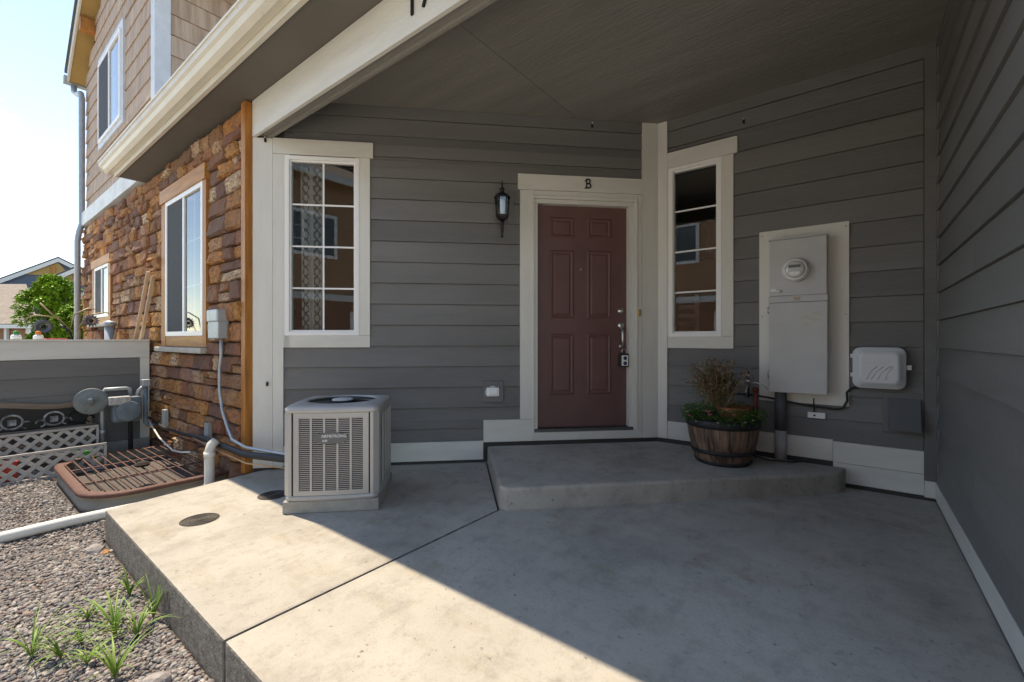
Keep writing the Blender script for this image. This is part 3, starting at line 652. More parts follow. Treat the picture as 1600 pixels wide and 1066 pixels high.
MB().box(.30, .44, -.1432, -.142, .62, .72).build('warning_label', mat('faded_label', (.58, .56, .50), .7, var=(.42, .40, .36), vscale=40, vstretch=(.3, 1, 6)), em)
cd = on_wall('meter_conduit', FB, 1.027, .15, 'thick grey conduit running from the meter cabinet into the step', 'conduit')
MB().tube([(0, -.075, 0), (0, -.075, .24)], .042, 18).build('lower_pipe', mat('pale_grey_paint', (.42, .42, .41), .55, var=(.34, .34, .335), vscale=9), cd); MB().tube([(0, -.075, .24), (0, -.075, .552)], .0421, 18).build('upper_pipe', mat('dark_grey_paint', (.085, .086, .09), .5), cd)
# communications box
cb = on_wall('utility_box', FB, 1.487, .765, 'light grey plastic utility box with embossed stripes, right of the meter', 'utility box', n=.015)
def rrect(x0, x1, z0, z1, r, n=6):
    out = []
    for cx, cz, a0 in ((x1 - r, z0 + r, -90), (x1 - r, z1 - r, 0), (x0 + r, z1 - r, 90), (x0 + r, z0 + r, 180)):
        for k in range(n + 1): a = R(a0 + 90 * k / n); out.append((cx + r * math.cos(a), cz + r * math.sin(a)))
    return out
def shell(mb, layers):
    n = len(layers[0][0]); vs = []; fs = []
    for poly, y in layers: vs += [(x, y, z) for x, z in poly]
    for i in range(len(layers) - 1):
        for k in range(n): fs.append((i * n + k, i * n + (k + 1) % n, (i + 1) * n + (k + 1) % n, (i + 1) * n + k))
    mb.add(vs, fs, True); o = len(mb.v) - len(vs); mb.f.append(tuple(o + (len(layers) - 1) * n + k for k in range(n))); mb.sm.append(False); return mb
CBM = mat('pale_grey_plastic', (.62, .625, .64), .45)
shell(MB(), [(rrect(0, .30, 0, .30, .05), 0), (rrect(0, .30, 0, .30, .05), -.06), (rrect(.004, .296, .004, .296, .048), -.068), (rrect(.022, .278, .022, .278, .042), -.072), (rrect(.032, .268, .032, .268, .04), -.095), (rrect(.05, .25, .05, .25, .035), -.105)]).build('case', CBM, cb)
for (a0, b0) in ((.08, .14), (.105, .175), (.14, .21), (.185, .225)):
    MB().tube([(a0, -.105, .07), ((a0 + b0) / 2 - .01, -.106, .125), (b0, -.105, .165)], .004, 6).build('embossed_stripe', CBM, cb)
MB().box(.07, .21, -.108, -.105, .19, .215).build('embossed_bar', CBM, cb, bevel=.002)
MB().box(.298, .33, -.05, -.03, .14, .175).build('hasp', CBM, cb, bevel=.006)
for zz in (.08, .22): MB().box(-.014, .002, -.055, -.02, zz, zz + .03).build('hinge', CBM, cb, bevel=.003)
# dryer vent, small white box, cable
dv = on_wall('dryer_vent', FB, 1.66, .45, 'dark grey louvred vent hood on the siding below the utility box', 'vent', n=.012)
MB().box(0, .222, -.018, 0, .0, .29).build('mounting_block', SID, dv, bevel=.005)
v = [(.03, -.018, .245), (.21, -.018, .245), (.205, -.10, .03), (.035, -.10, .03), (.035, -.018, .03), (.205, -.018, .03), (.03, -.03, .25), (.21, -.03, .25)]
MB().add([(.03, -.018, .03), (.205, -.018, .03), (.205, -.018, .245), (.03, -.018, .245), (.03, -.105, .03), (.205, -.105, .03), (.205, -.03, .25), (.03, -.03, .25)], [(0, 3, 2, 1), (4, 5, 6, 7), (0, 1, 5, 4), (1, 2, 6, 5), (2, 3, 7, 6), (3, 0, 4, 7)]).build('hood', mat('vent_grey', (.095, .097, .10), .5), dv, bevel=.004)
jb = on_wall('ground_block', FB, 1.205, .505, 'small white ground block with a screw below the meter', 'junction box', n=.016)
MB().box(0, .115, -.025, 0, 0, .045).build('case', WHTP, jb, bevel=.004); disc(MB(), .045, .022, [(.007, 0), (.007, .003), (0, .004)], 12, -.025).build('screw', BLK, jb)
cbl = MB().tube([FB.p(.53, .02, .61), FB.p(.62, .03, .655), FB.p(.8, .03, .655), FB.p(.95, .045, .64), FB.p(1.2, .04, .60), FB.p(1.38, .04, .588), FB.p(1.43, .04, .60), FB.p(1.455, .04, .66), FB.p(1.452, .035, .72), FB.p(1.48, .03, .757), FB.p(1.56, .03, .772)], .008, 8)
tag(cbl.build('cable', BLKP), 'thin black cable running under the meter board to the utility box', 'cable')
c2 = MB().tube([FB.p(1.245, .03, .66), FB.p(1.247, .03, .55)], .005, 6); tag(c2.build('ground_wire', BLKP), 'short dark wire from the meter board down to the white ground block', 'wire')

# ------------------------------------------------------------------ air conditioner
ac = empty('air_conditioner', (-2.897, 1.757, .078), R(45), 'taupe air-conditioning condenser on a concrete pad beside the post', 'air conditioner')
S = .295
def plan(s, r=.05, bulge=.012, n=5):
    out = []
    for cx, cy, a0 in ((s - r, -s + r, -90), (s - r, s - r, 0), (-s + r, s - r, 90), (-s + r, -s + r, 180)):
        for k in range(n + 1): a = R(a0 + 90 * k / n); out.append((cx + r * math.cos(a), cy + r * math.sin(a)))
    res = []
    for i, p in enumerate(out):
        res.append(p); q = out[(i + 1) % len(out)]
        if math.dist(p, q) > .2:
            nx, ny = (q[1] - p[1]), -(q[0] - p[0]); l = math.hypot(nx, ny)
            for t in (.2, .4, .6, .8): b = bulge * 4 * t * (1 - t); res.append((p[0] + (q[0] - p[0]) * t + nx / l * b, p[1] + (q[1] - p[1]) * t + ny / l * b))
    return res
def ringwall(layers, cap=False):
    mb = MB(); n = len(layers[0][0]); vs = [(x, y, z) for pl, z in layers for x, y in pl]; fs = []
    for i in range(len(layers) - 1):
        for k in range(n): fs.append((i * n + k, i * n + (k + 1) % n, (i + 1) * n + (k + 1) % n, (i + 1) * n + k))
    mb.add(vs, fs, True)
    if cap: mb.f.append(tuple((len(layers) - 1) * n + k for k in range(n))); mb.sm.append(False)
    return mb
ringwall([(plan(S - .022), .02), (plan(S - .022), .575)]).build('coil', ACD, ac)
ringwall([(plan(S - .004), 0), (plan(S), .004), (plan(S), .03), (plan(S - .01), .034)]).build('base_pan', ACM, ac)
pl = plan(S + .004); n = len(pl)
ci = []
for k, (x, y) in enumerate(pl):
    a = math.atan2(y, x); ci.append((.235 * math.cos(a), .235 * math.sin(a)))
ringwall([(plan(S - .012), .565), (plan(S + .002), .568), (pl, .572), (pl, .597), (plan(S - .008), .607), (ci, .619), ([(x * .97, y * .97) for x, y in ci], .612), ([(x * .97, y * .97) for x, y in ci], .56)]).build('top_cover', ACM, ac)
for q in range(4):
    rot = (0, 0, R(90 * q)); f = MB()
    def yb(x): t = (x + S - .05) / (2 * (S - .05)); return -S - (.012 * 4 * t * (1 - t) if 0 < t < 1 else 0)
    W0 = .20
    def strip(x0, x1, z0, z1, off=0, th=.012):
        for a_, b_ in zip(np.linspace(x0, x1, 4)[:-1], np.linspace(x0, x1, 4)[1:]):
            ya, yb_ = yb(a_) + off, yb(b_) + off
            f.add([(a_, ya, z0), (b_, yb_, z0), (b_, yb_, z1), (a_, ya, z1), (a_, ya + th, z0), (b_, yb_ + th, z0), (b_, yb_ + th, z1), (a_, ya + th, z1)], [(0, 1, 2, 3), (4, 7, 6, 5), (0, 4, 5, 1), (3, 2, 6, 7), (0, 3, 7, 4), (1, 5, 6, 2)])
    strip(-W0 - .035, -W0, .036, .566); strip(W0, W0 + .035, .036, .566); strip(-W0, W0, .036, .066); strip(-W0, W0, .535, .566)
    cw = (2 * W0 - 4 * .013) / 5
    for k in range(1, 5): x = -W0 + k * cw + (k - 1) * .013; strip(x, x + .013, .066, .535)
    nsl = 38
    for k in range(nsl):
        z0 = .066 + .469 * (k + .45) / nsl; strip(-W0, W0, z0, z0 + .0045, .004, .006)
    f.build('louvre_panel', ACM, ac, rot=rot)
    p = MB(); a0 = .245; p.prism([(a0, -S - .004), (S - .03, -S - .003), (S + .001, -S + .03), (S + .004, -a0), (S - .015, -a0), (S - .02, -S + .04), (S - .04, -S + .02), (a0, -S + .012)], .034, .568); p.build('corner_post', ACM, ac, rot=rot)
fan = MB()
for r_ in np.arange(.06, .235, .0165): fan.tube([(r_ * math.cos(t), r_ * math.sin(t), .606 + .008 * (1 - r_ / .235)) for t in np.linspace(0, 2 * math.pi, 33)], .0022, 5, False)
for k in range(12): a = 2 * math.pi * k / 12; fan.tube([(.05 * math.cos(a), .05 * math.sin(a), .61), (.232 * math.cos(a), .232 * math.sin(a), .602)], .0028, 5)
fan.build('fan_guard', BLK, ac)
MB().lathe([(.072, .602), (.072, .616), (.066, .622), (0, .624)], 28).build('motor_cap', STEELG, ac)
bl = MB()
for k in range(3):
    a = R(120 * k + 20); vs = []
    for i in range(6):
        t = a + R(62) * i / 5; vs += [(.06 * math.cos(t), .06 * math.sin(t), .53 + .03 * i / 5), (.215 * math.cos(t), .215 * math.sin(t), .515 + .055 * i / 5)]
    bl.add(vs, [(2 * i, 2 * i + 1, 2 * i + 3, 2 * i + 2) for i in range(5)], True)
bl.build('fan_blade', STEELG, ac); MB().lathe([(0, .5), (.21, .5)], 24).build('inner_floor', ACD, ac)
bd = MB(); pts = [(.105 * math.copysign(abs(math.cos(t)) ** .75, math.cos(t)), .037 * math.copysign(abs(math.sin(t)) ** .8, math.sin(t))) for t in np.linspace(0, 2 * math.pi, 29)[:-1]]
n = len(pts); bd.add([(x, -S - .0135, z + .405) for x, z in pts] + [(x, -S - .017, z + .405) for x, z in pts], [tuple(range(n, 2 * n))] + [(i, (i + 1) % n, n + (i + 1) % n, n + i) for i in range(n)])
bp = bd.build('badge', mat('badge_grey', (.13, .135, .14), .4, metal=.3), ac)
for s, x, z, sz in (('ARMSTRONG', .022, .41, .026), ('AIR', -.035, .382, .022)):
    o = bpy.data.objects.new('badge_lettering', text('lettering', s, sz, WHTP, .001)); o.location = (x, -S - .018, z); o.rotation_euler = (R(90), 0, 0); place(o, bp, False)
pa = MB().box(-.3, .3, -.3, .3, 0, .076).build('equipment_pad', CONC2, None, (-2.897, 1.757, .001), (0, 0, R(45)), bevel=.006); tag(pa, 'low concrete pad under the air conditioner', 'equipment pad')

# ------------------------------------------------------------------ barrel planter and plants
bx, by = -.835, 3.82
ba = empty('barrel_planter', (bx, by, .15), 0, 'half-barrel planter with dark bands standing on the entry step', 'planter')
def br(z): t = z / .35; return .186 + .082 * (t ** .8) + .012 * math.sin(math.pi * t)
nst = 22
for k in range(nst):
    a0, a1 = 2 * math.pi * k / nst + .006, 2 * math.pi * (k + 1) / nst - .006; s_ = MB(); zs = [0.0, .05, .11, .18, .25, .31, .35]; vs = []
    for z in zs:
        for a in (a0, (a0 + a1) / 2, a1): vs.append((br(z) * math.cos(a), br(z) * math.sin(a), z))
    s_.add(vs, [(3 * i + j, 3 * i + j + 1, 3 * i + j + 4, 3 * i + j + 3) for i in range(6) for j in range(2)], True); s_.build('stave', BARREL, ba)
ringwall([([(br(z) * .985 * math.cos(t), br(z) * .985 * math.sin(t)) for t in np.linspace(0, 2 * math.pi, 33)[:-1]], z) for z in (0, .1, .2, .3, .35)]).build('liner', BLKP, ba)
def band(z0, z1, name='band'):
    MB().lathe([(br(z0) + .001, z0), (br(z0) + .009, z0 + .003), (br(z1) + .009, z1 - .003), (br(z1) + .001, z1)], 40).build(name, BLKP, ba)
band(0.0, .03); band(.085, .118); band(.29, .352, 'rim_band')
MB().lathe([(0, .32), (.245, .315)], 24).build('soil', SOIL, ba)
def leaf(mb, p, d, L, w, droop=.3):
    d = Vector(d).normalized(); s_ = d.cross(Vector((0, 0, 1)));
    if s_.length < .05: s_ = Vector((1, 0, 0))
    s_.normalize(); p = Vector(p); q = p + d * L * .55 + Vector((0, 0, L * .05)); e = p + d * L - Vector((0, 0, L * droop))
    mb.add([p, q + s_ * w / 2, e, q - s_ * w / 2], [(0, 1, 2, 3)])
pt = empty('flowering_plant', (bx, by, .47), 0, 'low green bedding plant with pink blooms spilling over the barrel rim', 'plant')
fo = MB(); fp = []
for i in range(1500):
    a = rnd.uniform(0, 2 * math.pi); r_ = .29 * math.sqrt(rnd.random()) if rnd.random() < .5 else rnd.uniform(.18, .30)
    if r_ < .1: continue
    z = .03 + rnd.uniform(-.02, .075) * (1.2 - abs(r_ - .2) * 2) - max(0, r_ - .28) * .6
    d = (math.cos(a) + rnd.uniform(-.7, .7), math.sin(a) + rnd.uniform(-.7, .7), rnd.uniform(-.1, .9)); leaf(fo, (r_ * math.cos(a), r_ * math.sin(a), z), d, rnd.uniform(.02, .042), rnd.uniform(.01, .02))
fo.build('foliage', LEAF, pt)
for (a, r_, z, s_, m) in [(-1.75, .25, .095, .024, PINK), (-1.68, .27, .075, .022, PINK), (-1.05, .26, .085, .022, PINK), (-2.25, .30, .05, .018, PINK), (-1.2, .2, .11, .016, CREAMP), (-2.5, .28, .07, .017, CREAMP), (-2.8, .29, .085, .018, CREAMP), (-.6, .3, .05, .015, CREAMP), (-1.45, .31, .03, .014, CREAMP), (-.85, .31, .04, .014, CREAMP), (-2.0, .3, .02, .014, CREAMP), (-.3, .28, .07, .013, CREAMP), (-1.9, .24, .1, .013, CREAMP)]:
    fl = MB(); c = Vector((r_ * math.cos(a), r_ * math.sin(a), z))
    for k in range(6):
        t = 2 * math.pi * k / 6; leaf(fl, c, (math.cos(t), math.sin(t) * .7 - .4, .7), s_, s_ * .9, -.1)
    fl.build('bloom', m, pt)
pot = empty('terracotta_bowl', (bx + .075, by + .03, .47), 0, 'orange-brown terracotta bowl tucked into the barrel planter', 'pot')
MB().lathe([(.07, .02), (.10, .045), (.12, .08), (.132, .105), (.135, .122), (.124, .124), (.115, .11), (0, .105)], 28).build('bowl', TERRA, pot); MB().lathe([(.055, 0), (.085, .028), (.085, .034)], 20).build('foot', BLKP, pot)
dr = empty('dried_plant', (bx - .03, by, .60), 0, 'tall dry flower stalks with faded seed heads above the barrel', 'plant')
ds = MB(); dh = MB(); dl = MB()
for i in range(210):
    a = rnd.uniform(0, 2 * math.pi); lean = rnd.uniform(.02, .22); h = rnd.uniform(.14, .37)
    b0 = Vector((rnd.gauss(0, .05), rnd.gauss(0, .05), 0)); e = b0 + Vector((math.cos(a) * lean - .03, math.sin(a) * lean, h)); m_ = b0.lerp(e, .5) + Vector((0, 0, .02))
    ds.tube([b0, m_, e], .0014, 3, False)
    for k in range(rnd.randint(8, 16)):
        q = m_.lerp(e, rnd.uniform(-.3, 1.05)); leaf(dh, q, (rnd.uniform(-1, 1), rnd.uniform(-1, 1), rnd.uniform(-.3, 1)), rnd.uniform(.018, .036), rnd.uniform(.010, .02))
for i in range(1200):
    q = Vector((rnd.gauss(-.02, .07), rnd.gauss(0, .06), rnd.uniform(-.06, .24))); leaf(dl, q, (rnd.uniform(-1, 1), rnd.uniform(-1, 1), rnd.uniform(0, 1)), rnd.uniform(.015, .035), rnd.uniform(.008, .014))
ds.build('stalks', DRYM, dr); dh.build('seed_heads', DRYM, dr); dl.build('foliage', LEAF, dr)
wd_ = empty('wind_spinner_post', (bx + .22, by + .10, .46), 0, 'rust-red post with wire scrolls standing behind the barrel planter', 'garden stake')
MB().tube([(0, 0, 0), (0, 0, .27)], .016, 10).build('post', mat('oxide_red', (.13, .025, .018), .6), wd_); MB().lathe([(.022, .255), (.024, .27), (.02, .285), (0, .288)], 14).build('post_cap', MATS['oxide_red'], wd_)
MB().tube([(-.05, 0, .2), (-.052, 0, .36), (-.05, 0, .41)], .007, 8).build('dark_stake', BLK, wd_); MB().lathe([(0, .325), (.012, .332), (0, .345)], 10, Matrix.Translation((-.052, -.008, 0))).build('bead', WHTP, wd_)
MB().tube([(-.04, 0, .31), (.0, -.01, .325), (.05, -.01, .31), (.08, 0, .28)], .004, 6).build('wire_scroll', CHROME, wd_); MB().tube([(-.06, -.01, .2), (-.065, -.01, .26), (-.05, -.01, .3)], .005, 6).build('wire_scroll', CHROME, wd_)
tag(MB().tube([(bx + .1, by + .3, .17), (bx + .3, by + .2, .165), (bx + .45, by + .25, .165), (bx + .55, by + .33, .17)], .006, 6).build('hose_wire', BLKP), 'thin black wire lying on the step behind the barrel', 'wire')

# ------------------------------------------------------------------ left yard: drains, window well, pipes, lines
for k, (x, y, s_, lab) in enumerate(((-3.222, .981, .098, 'round iron drain cover in the sunlit concrete'), (-3.31, 1.46, .095, 'round iron drain cover half hidden beside the air conditioner'))):
    d = empty('drain_cover', (x, y, .001), R(20), lab, 'drain cover', 'round drain covers in the patio')
    MB().lathe([(0, .002), (s_, .002), (s_ + .006, .001)], 32).build('plate', mat('cast_iron', (.045, .038, .032), .75, var=(.09, .075, .06), vscale=30, bump=.6, bscale=60), d)
    for r_ in np.linspace(.02, s_ - .008, 5): MB().tube([(r_ * math.cos(t), r_ * math.sin(t), .0025) for t in np.linspace(0, 2 * math.pi, 25)], .003, 5, False).build('ring', MATS['cast_iron'], d)
ww = empty('window_well', (-5.32, 1.62, -.2), 0, 'taupe plastic window well under a rusty bar grate against the stone wall', 'window well')
def wellpath(s_, n=9):
    r_ = .33; x0, x1, yf = -.86 - s_, .80 + s_, -.95 - s_; out = [(x1, 0)]
    for k in range(n): a = R(0 - 90 * k / (n - 1)); out.append((x1 - r_ + r_ * math.cos(a), yf + r_ + r_ * math.sin(a)))
    for k in range(n): a = R(-90 - 90 * k / (n - 1)); out.append((x0 + r_ + r_ * math.cos(a), yf + r_ + r_ * math.sin(a)))
    return out + [(x0, 0)]
def swept(layers):
    mb = MB(); n = len(layers[0][0]); vs = [(x, y, z) for p, z in layers for x, y in p]
    return mb.add(vs, [(i * n + k, i * n + k + 1, (i + 1) * n + k + 1, (i + 1) * n + k) for i in range(len(layers) - 1) for k in range(n - 1)], True)
wp = wellpath
swept([(wp(0), -.9), (wp(0), -.1), (wp(.0), -.03), (wp(.018), -.015), (wp(.018), .03), (wp(.0), .045), (wp(0), .075), (wp(.022), .085), (wp(.022), .118)]).build('well_body', WELLM, ww)
swept([(wp(-.03), .128), (wp(.03), .13), (wp(.036), .115), (wp(.03), .098)]).build('rim', RUST, ww)
MB().add([(x, y, -.88) for x, y in wp(0)], [tuple(range(20))[::-1]]).build('well_floor', GRAVB, ww)
px_ = wp(-.02)
def xspan(y):
    xs = [a[0] + (b[0] - a[0]) * (y - a[1]) / (b[1] - a[1]) for a, b in zip(px_, px_[1:]) if abs(b[1] - a[1]) > 1e-6 and min(a[1], b[1]) <= y <= max(a[1], b[1])]
    return (min(xs), max(xs)) if xs else (-.5, .5)
for y in np.linspace(-.91, -.06, 13): a_, b_ = xspan(y); MB().tube([(a_, y, .133), (b_, y, .133)], .0055, 6).build('grate_bar', RUST, ww)
for x in (-.32, .26): MB().box(x - .012, x + .012, -.955, -.01, .117, .1265).build('cross_bar', RUST, ww)
tag(MB().lathe([(0, 0), (.05, .01), (.065, .03), (.04, .05), (0, .055)], 7, smooth=False).build('debris', SOIL, None, (-5.2, 1.13, -.058)), 'dark clump of leaf debris lying on the window well grate', 'debris')
dsn = empty('drain_pipe', (-4.30, 1.45, -.2), 0, 'white plastic drain pipe rising beside the slab and running across the gravel', 'pipe')
MB().tube([(0, -.02, .46), (0, -.055, .43), (0, -.07, .38), (0, -.07, .12), (0, -.085, .07), (-.005, -.14, .045), (-.01, -.2, .04)], .038, 14).build('elbow_pipe', PVC, dsn)
MB().tube([(0, -.07, .33), (0, -.07, .375)], .043, 14).build('collar', PVC, dsn)
MB().tube([(-.01, -.19, .038), (-.06, -.6, .035), (-.09, -.9, .035), (-.08, -1.6, .03), (-.09, -2.2, .03)], .036, 14).build('ground_pipe', PVC, dsn)
eb = on_wall('disconnect_box', FD, u(-4.70), 1.13, 'grey electrical disconnect box on the stone beside the orange corner board', 'electrical box', n=.06)
MB().box(0, .24, -.09, 0, 0, .25).build('case', GALV, eb, bevel=.008); MB().box(-.006, .246, -.1, 0, .15, .262).build('cover', GALV, eb, bevel=.012)
tag(MB().tube([(-4.50, 1.535, 1.13), (-4.50, 1.535, .98), (-4.54, 1.535, .86), (-4.54, 1.535, .66), (-4.47, 1.535, .48), (-4.33, 1.53, .34), (-4.15, 1.50, .275), (-3.85, 1.49, .255), (-3.3, 1.62, .25), (-3.11, 1.7, .25)], .0135, 10).build('flexible_conduit', GALV), 'grey flexible conduit curving from the disconnect box down to the air conditioner', 'conduit')
tag(MB().tube([(-6.62, 1.50, .20), (-6.1, 1.51, .14), (-5.4, 1.5, .16), (-4.8, 1.49, .20), (-4.3, 1.47, .21), (-3.8, 1.46, .215), (-3.3, 1.6, .225), (-3.1, 1.71, .23)], [.012, .014, .016, .024, .027, .027, .027, .026], 10).build('refrigerant_line', BLKP), 'thick black insulated refrigerant line running along the stone wall', 'pipe')
tag(MB().tube([(-6.62, 1.47, .22), (-6.0, 1.45, .05), (-5.5, 1.44, -.01), (-5.2, 1.43, .02), (-5.0, 1.44, .05)], .009, 8).build('wire', PVC), 'pale wire drooping from the gas meter past the window well', 'wire')
tag(MB().tube([(-4.95, 1.455, .19), (-4.3, 1.435, .175), (-3.7, 1.43, .17), (-3.15, 1.66, .15)], .006, 8).build('copper_line', mat('copper_tan', (.42, .27, .15), .45, metal=.5)), 'thin tan tube under the black refrigerant line', 'pipe')
for x, z in ((-4.88, .24), (-6.2, .24)):
    MB().box(x, x + .09, 1.52, 1.56, z - .1, z + .09).build('line_bracket', GALV, house, bevel=.003, world=True)
# gas meter
gm = empty('gas_meter', (-6.53, 1.275, -.2), 0, 'blue-grey gas meter with piping in the corner of fence and stone wall', 'gas meter')
MB().box(-.09, .09, -.13, .13, .40, .68).build('meter_body', BLUEG, gm, bevel=.035); MB().lathe([(.0, .12), (.1, .12), (.115, .10), (.115, 0), (.1, -.02), (0, -.02)], 20, Matrix.Translation((.085, -.0, .52)) @ Matrix.Rotation(R(90), 4, 'Y') @ Matrix.Scale(.4, 4, (0, 0, 1))).build('diaphragm_case', BLUEG, gm)
MB().box(.0, .13, -.17, .02, .60, .69).build('index_cover', mat('weathered_white', (.55, .54, .50), .5, var=(.3, .3, .3), vscale=30), gm, bevel=.015)
MB().tube([(0, -.20, -.02), (0, -.20, .74), (0, -.18, .77), (0, .0, .77), (0, .03, .76), (0, .04, .68)], .02, 10).build('inlet_pipe', GALV, gm); MB().tube([(0, -.2, .1), (0, -.2, .15)], .03, 10).build('coupling', GALV, gm); MB().tube([(0, -.2, .28), (0, -.2, .33)], .028, 10).build('coupling', GALV, gm)
MB().tube([(.02, .17, .80), (.02, .17, .36), (.03, .19, .33), (.04, .28, .33)], .022, 10).build('outlet_pipe', BLUEG, gm); MB().tube([(.02, .08, .66), (.02, .11, .74), (.02, .17, .80)], .02, 10).build('union', GALV, gm)
MB().box(-.02, .06, .13, .21, .78, .86).build('valve', GALV, gm, bevel=.012)
MB().lathe([(0, -.03), (.09, -.028), (.128, -.012), (.14, -.008), (.14, .008), (.128, .012), (.09, .026), (.035, .03), (.03, .05), (.018, .056), (0, .057)], 32, Matrix.Translation((.06, -.30, .66)) @ Matrix.Rotation(R(-14), 4, 'Z') @ Matrix.Rotation(R(86), 4, 'Y')).build('regulator', mat('regulator_grey', (.20, .22, .21), .6, var=(.13, .15, .15), vscale=14), gm)
MB().box(.0, .06, -.25, -.17, .62, .70).build('regulator_neck', BLUEG, gm, bevel=.01)
MB().box(-.02, .02, .02, .06, -.02, .42).build('support_leg', BLK, gm, bevel=.004)
# fence
fe = empty('half_fence', (-6.83, 1.55, -.2), 0, 'grey lap-sided half wall with a pale cap board, left of the stone wall', 'fence')
FF = Frame((-6.83, -3.0), R(90)); FL = 4.55
def fbox(name, *a, **k):
    u0, u1, z0, z1, n0, n1, m = a; return FF.box(name, u0, u1, z0, z1, n0, n1, m, fe, **k)
fc = fbox('fence_core', 0, FL, -.3, 1.1, -.16, -.02, JOINT, bevel=0)
planks(FF, fc, 0, FL - .09, -.06, .905, [], SID, .195, .905 - .195 * 5, 'siding_plank', .005)
fbox('cap_side', 0, FL, .908, 1.098, -.018, .014, TRIM); fbox('cap_board', -.02, FL, 1.1, 1.122, -.19, .03, TRIM)
fbox('end_board', FL - .088, FL, -.1, .906, -.018, .012, TRIMV); fbox('fence_base', 0, FL, -.3, -.065, -.02, .02, CONC2)
planks(Frame((-6.99, 1.55), R(-90)), fc, 0, FL, -.06, .905, [], SID, .195, .905 - .195 * 5, 'siding_plank', .015)
# bench
be = empty('garden_bench', (-6.60, .55, -.2), R(90), 'old garden bench with wavy wooden rail and cast scroll back by the fence', 'bench')
rail = MB(); vs = []; nn = 24
for i in range(nn + 1):
    x = -.85 + 1.3 * i / nn; z = .615 + .035 * math.cos((x + .38) * 5.2) - (.0 if x < .3 else 0)
    vs += [(x, .16, z), (x, .19, z), (x, .19, z + .055), (x, .16, z + .055)]
rail.add(vs, [(4 * i + j, 4 * i + (j + 1) % 4, 4 * i + 4 + (j + 1) % 4, 4 * i + 4 + j) for i in range(nn) for j in range(4)] + [(0, 3, 2, 1), (4 * nn, 4 * nn + 1, 4 * nn + 2, 4 * nn + 3)]); rail.build('top_rail', OLDW, be)
MB().box(-.85, .5, .12, .15, .33, .385).build('lower_rail', OLDW, be, bevel=.004); MB().box(.43, .475, .15, .2, .0, .64).build('back_post', OLDW, be, bevel=.005); MB().box(-.85, -.8, .15, .2, .0, .64).build('back_post', OLDW, be, bevel=.005)
for k in range(2): MB().box(-.85, .5, -.07 + k * .095, .01 + k * .095, .245 - k * .004, .268 - k * .004).build('seat_slat', OLDW, be, bevel=.003)
for x in (-.82, .44): MB().tube([(x, -.06, 0), (x, -.06, .25), (x, .14, .24)], .018, 8).build('leg', BLK, be)
MB().add([(-.82, .168, .375), (.44, .168, .375), (.44, .168, .62), (-.82, .168, .62)], [(0, 1, 2, 3)]).build('back_shade_panel', BLK, be)  # black sheet standing in for the shade behind the cast scrolls
for k, x in enumerate((-.72, -.42, -.12, .18, .36)):
    sc = MB()
    for s_ in (-1, 1):
        sc.tube([(x + s_ * (.0 + .075 * math.sin(t)), .155, .48 + .07 * math.cos(t) + .0 * t) for t in np.linspace(0, math.pi * 1.3, 12)], .011, 6)
        sc.tube([(x + s_ * (.1 + .035 * math.cos(t)), .155, .44 + .035 * math.sin(t)) for t in np.linspace(0, math.pi * 1.5, 10)], .009, 6)
    sc.box(x - .03, x + .03, .148, .16, .445, .505, None); sc.build('cast_scroll', BLK if k == 4 else mat('chipped_white_paint', (.42, .41, .40), .6, var=(.05, .05, .05), vscale=14), be)
# lattice edging
def lattice(loc, lab):
    la = empty('lattice_edging', loc, R(90), lab, 'lattice', 'lattice edging panels')
    L0, L1, LH = -.75, .58, .235
    MB().box(L0, L1, -.012, .012, LH, LH + .022).build('top_rail', LATM, la, bevel=.004); MB().box(L0, L1, -.01, .01, -.01, .012).build('bottom_rail', LATM, la, bevel=.003); MB().box(L1 - .02, L1, -.013, .013, -.02, LH).build('end_rail', LATM, la)
    for s_ in (-1, 1):
        k = L0 - LH
        while k < L1:
            a, b = (k, k + LH) if s_ > 0 else (k + LH, k); z0, z1 = .012, LH
            def clip(a, b, z0, z1):
                pts = [(a, z0), (b, z1)]; pts.sort(); (xa, za), (xb, zb) = pts
                if xb <= L0 + .01 or xa >= L1 - .03: return None
                if xa < L0: za += (zb - za) * (L0 - xa) / (xb - xa); xa = L0
                if xb > L1 - .02: zb = za + (zb - za) * (L1 - .02 - xa) / (xb - xa); xb = L1 - .02
                return xa, za, xb, zb
            c = clip(a, b, z0, z1)
            if c and c[2] - c[0] > .03:
                xa, za, xb, zb = c; d = Vector((xb - xa, 0, zb - za)).normalized(); nn_ = Vector((-d.z, 0, d.x)) * .017; y0 = -.006 if s_ > 0 else .0005; v = []
                for y in (y0, y0 + .0055): v += [Vector((xa, y, za)) - nn_, Vector((xb, y, zb)) - nn_, Vector((xb, y, zb)) + nn_, Vector((xa, y, za)) + nn_]
                MB().add(v, [(0, 1, 2, 3), (7, 6, 5, 4), (0, 4, 5, 1), (1, 5, 6, 2), (2, 6, 7, 3), (3, 7, 4, 0)]).build('lattice_strip', LATM, la)
            k += .118
lattice((-6.12, .46, -.2), 'low pale lattice edging panel with sunlit top rail')
lattice((-6.50, .46, -.06), 'shaded lattice panel directly below the bench back')
# a second lattice strip under the bench and pots behind
for (x, y, m, w, lab, nm) in ((-6.25, .22, REDP, .42, 'dark red trough behind the lattice edging', 'trough'), (-6.25, .90, GRNP, .16, 'bright green plastic pot behind the lattice, near its end', 'pot')):
    t = empty('planter_trough' if w > .3 else 'plastic_pot', (x, y, -.2), R(90), lab, nm)
    MB().prism([(-w / 2, -.05), (w / 2, -.05), (w / 2 - .01, .05), (-w / 2 + .01, .05)], 0, .17).build('body', m, t, bevel=.01); MB().box(-w / 2 - .008, w / 2 + .008, -.058, .058, .165, .185).build('rim', m, t, bevel=.004)

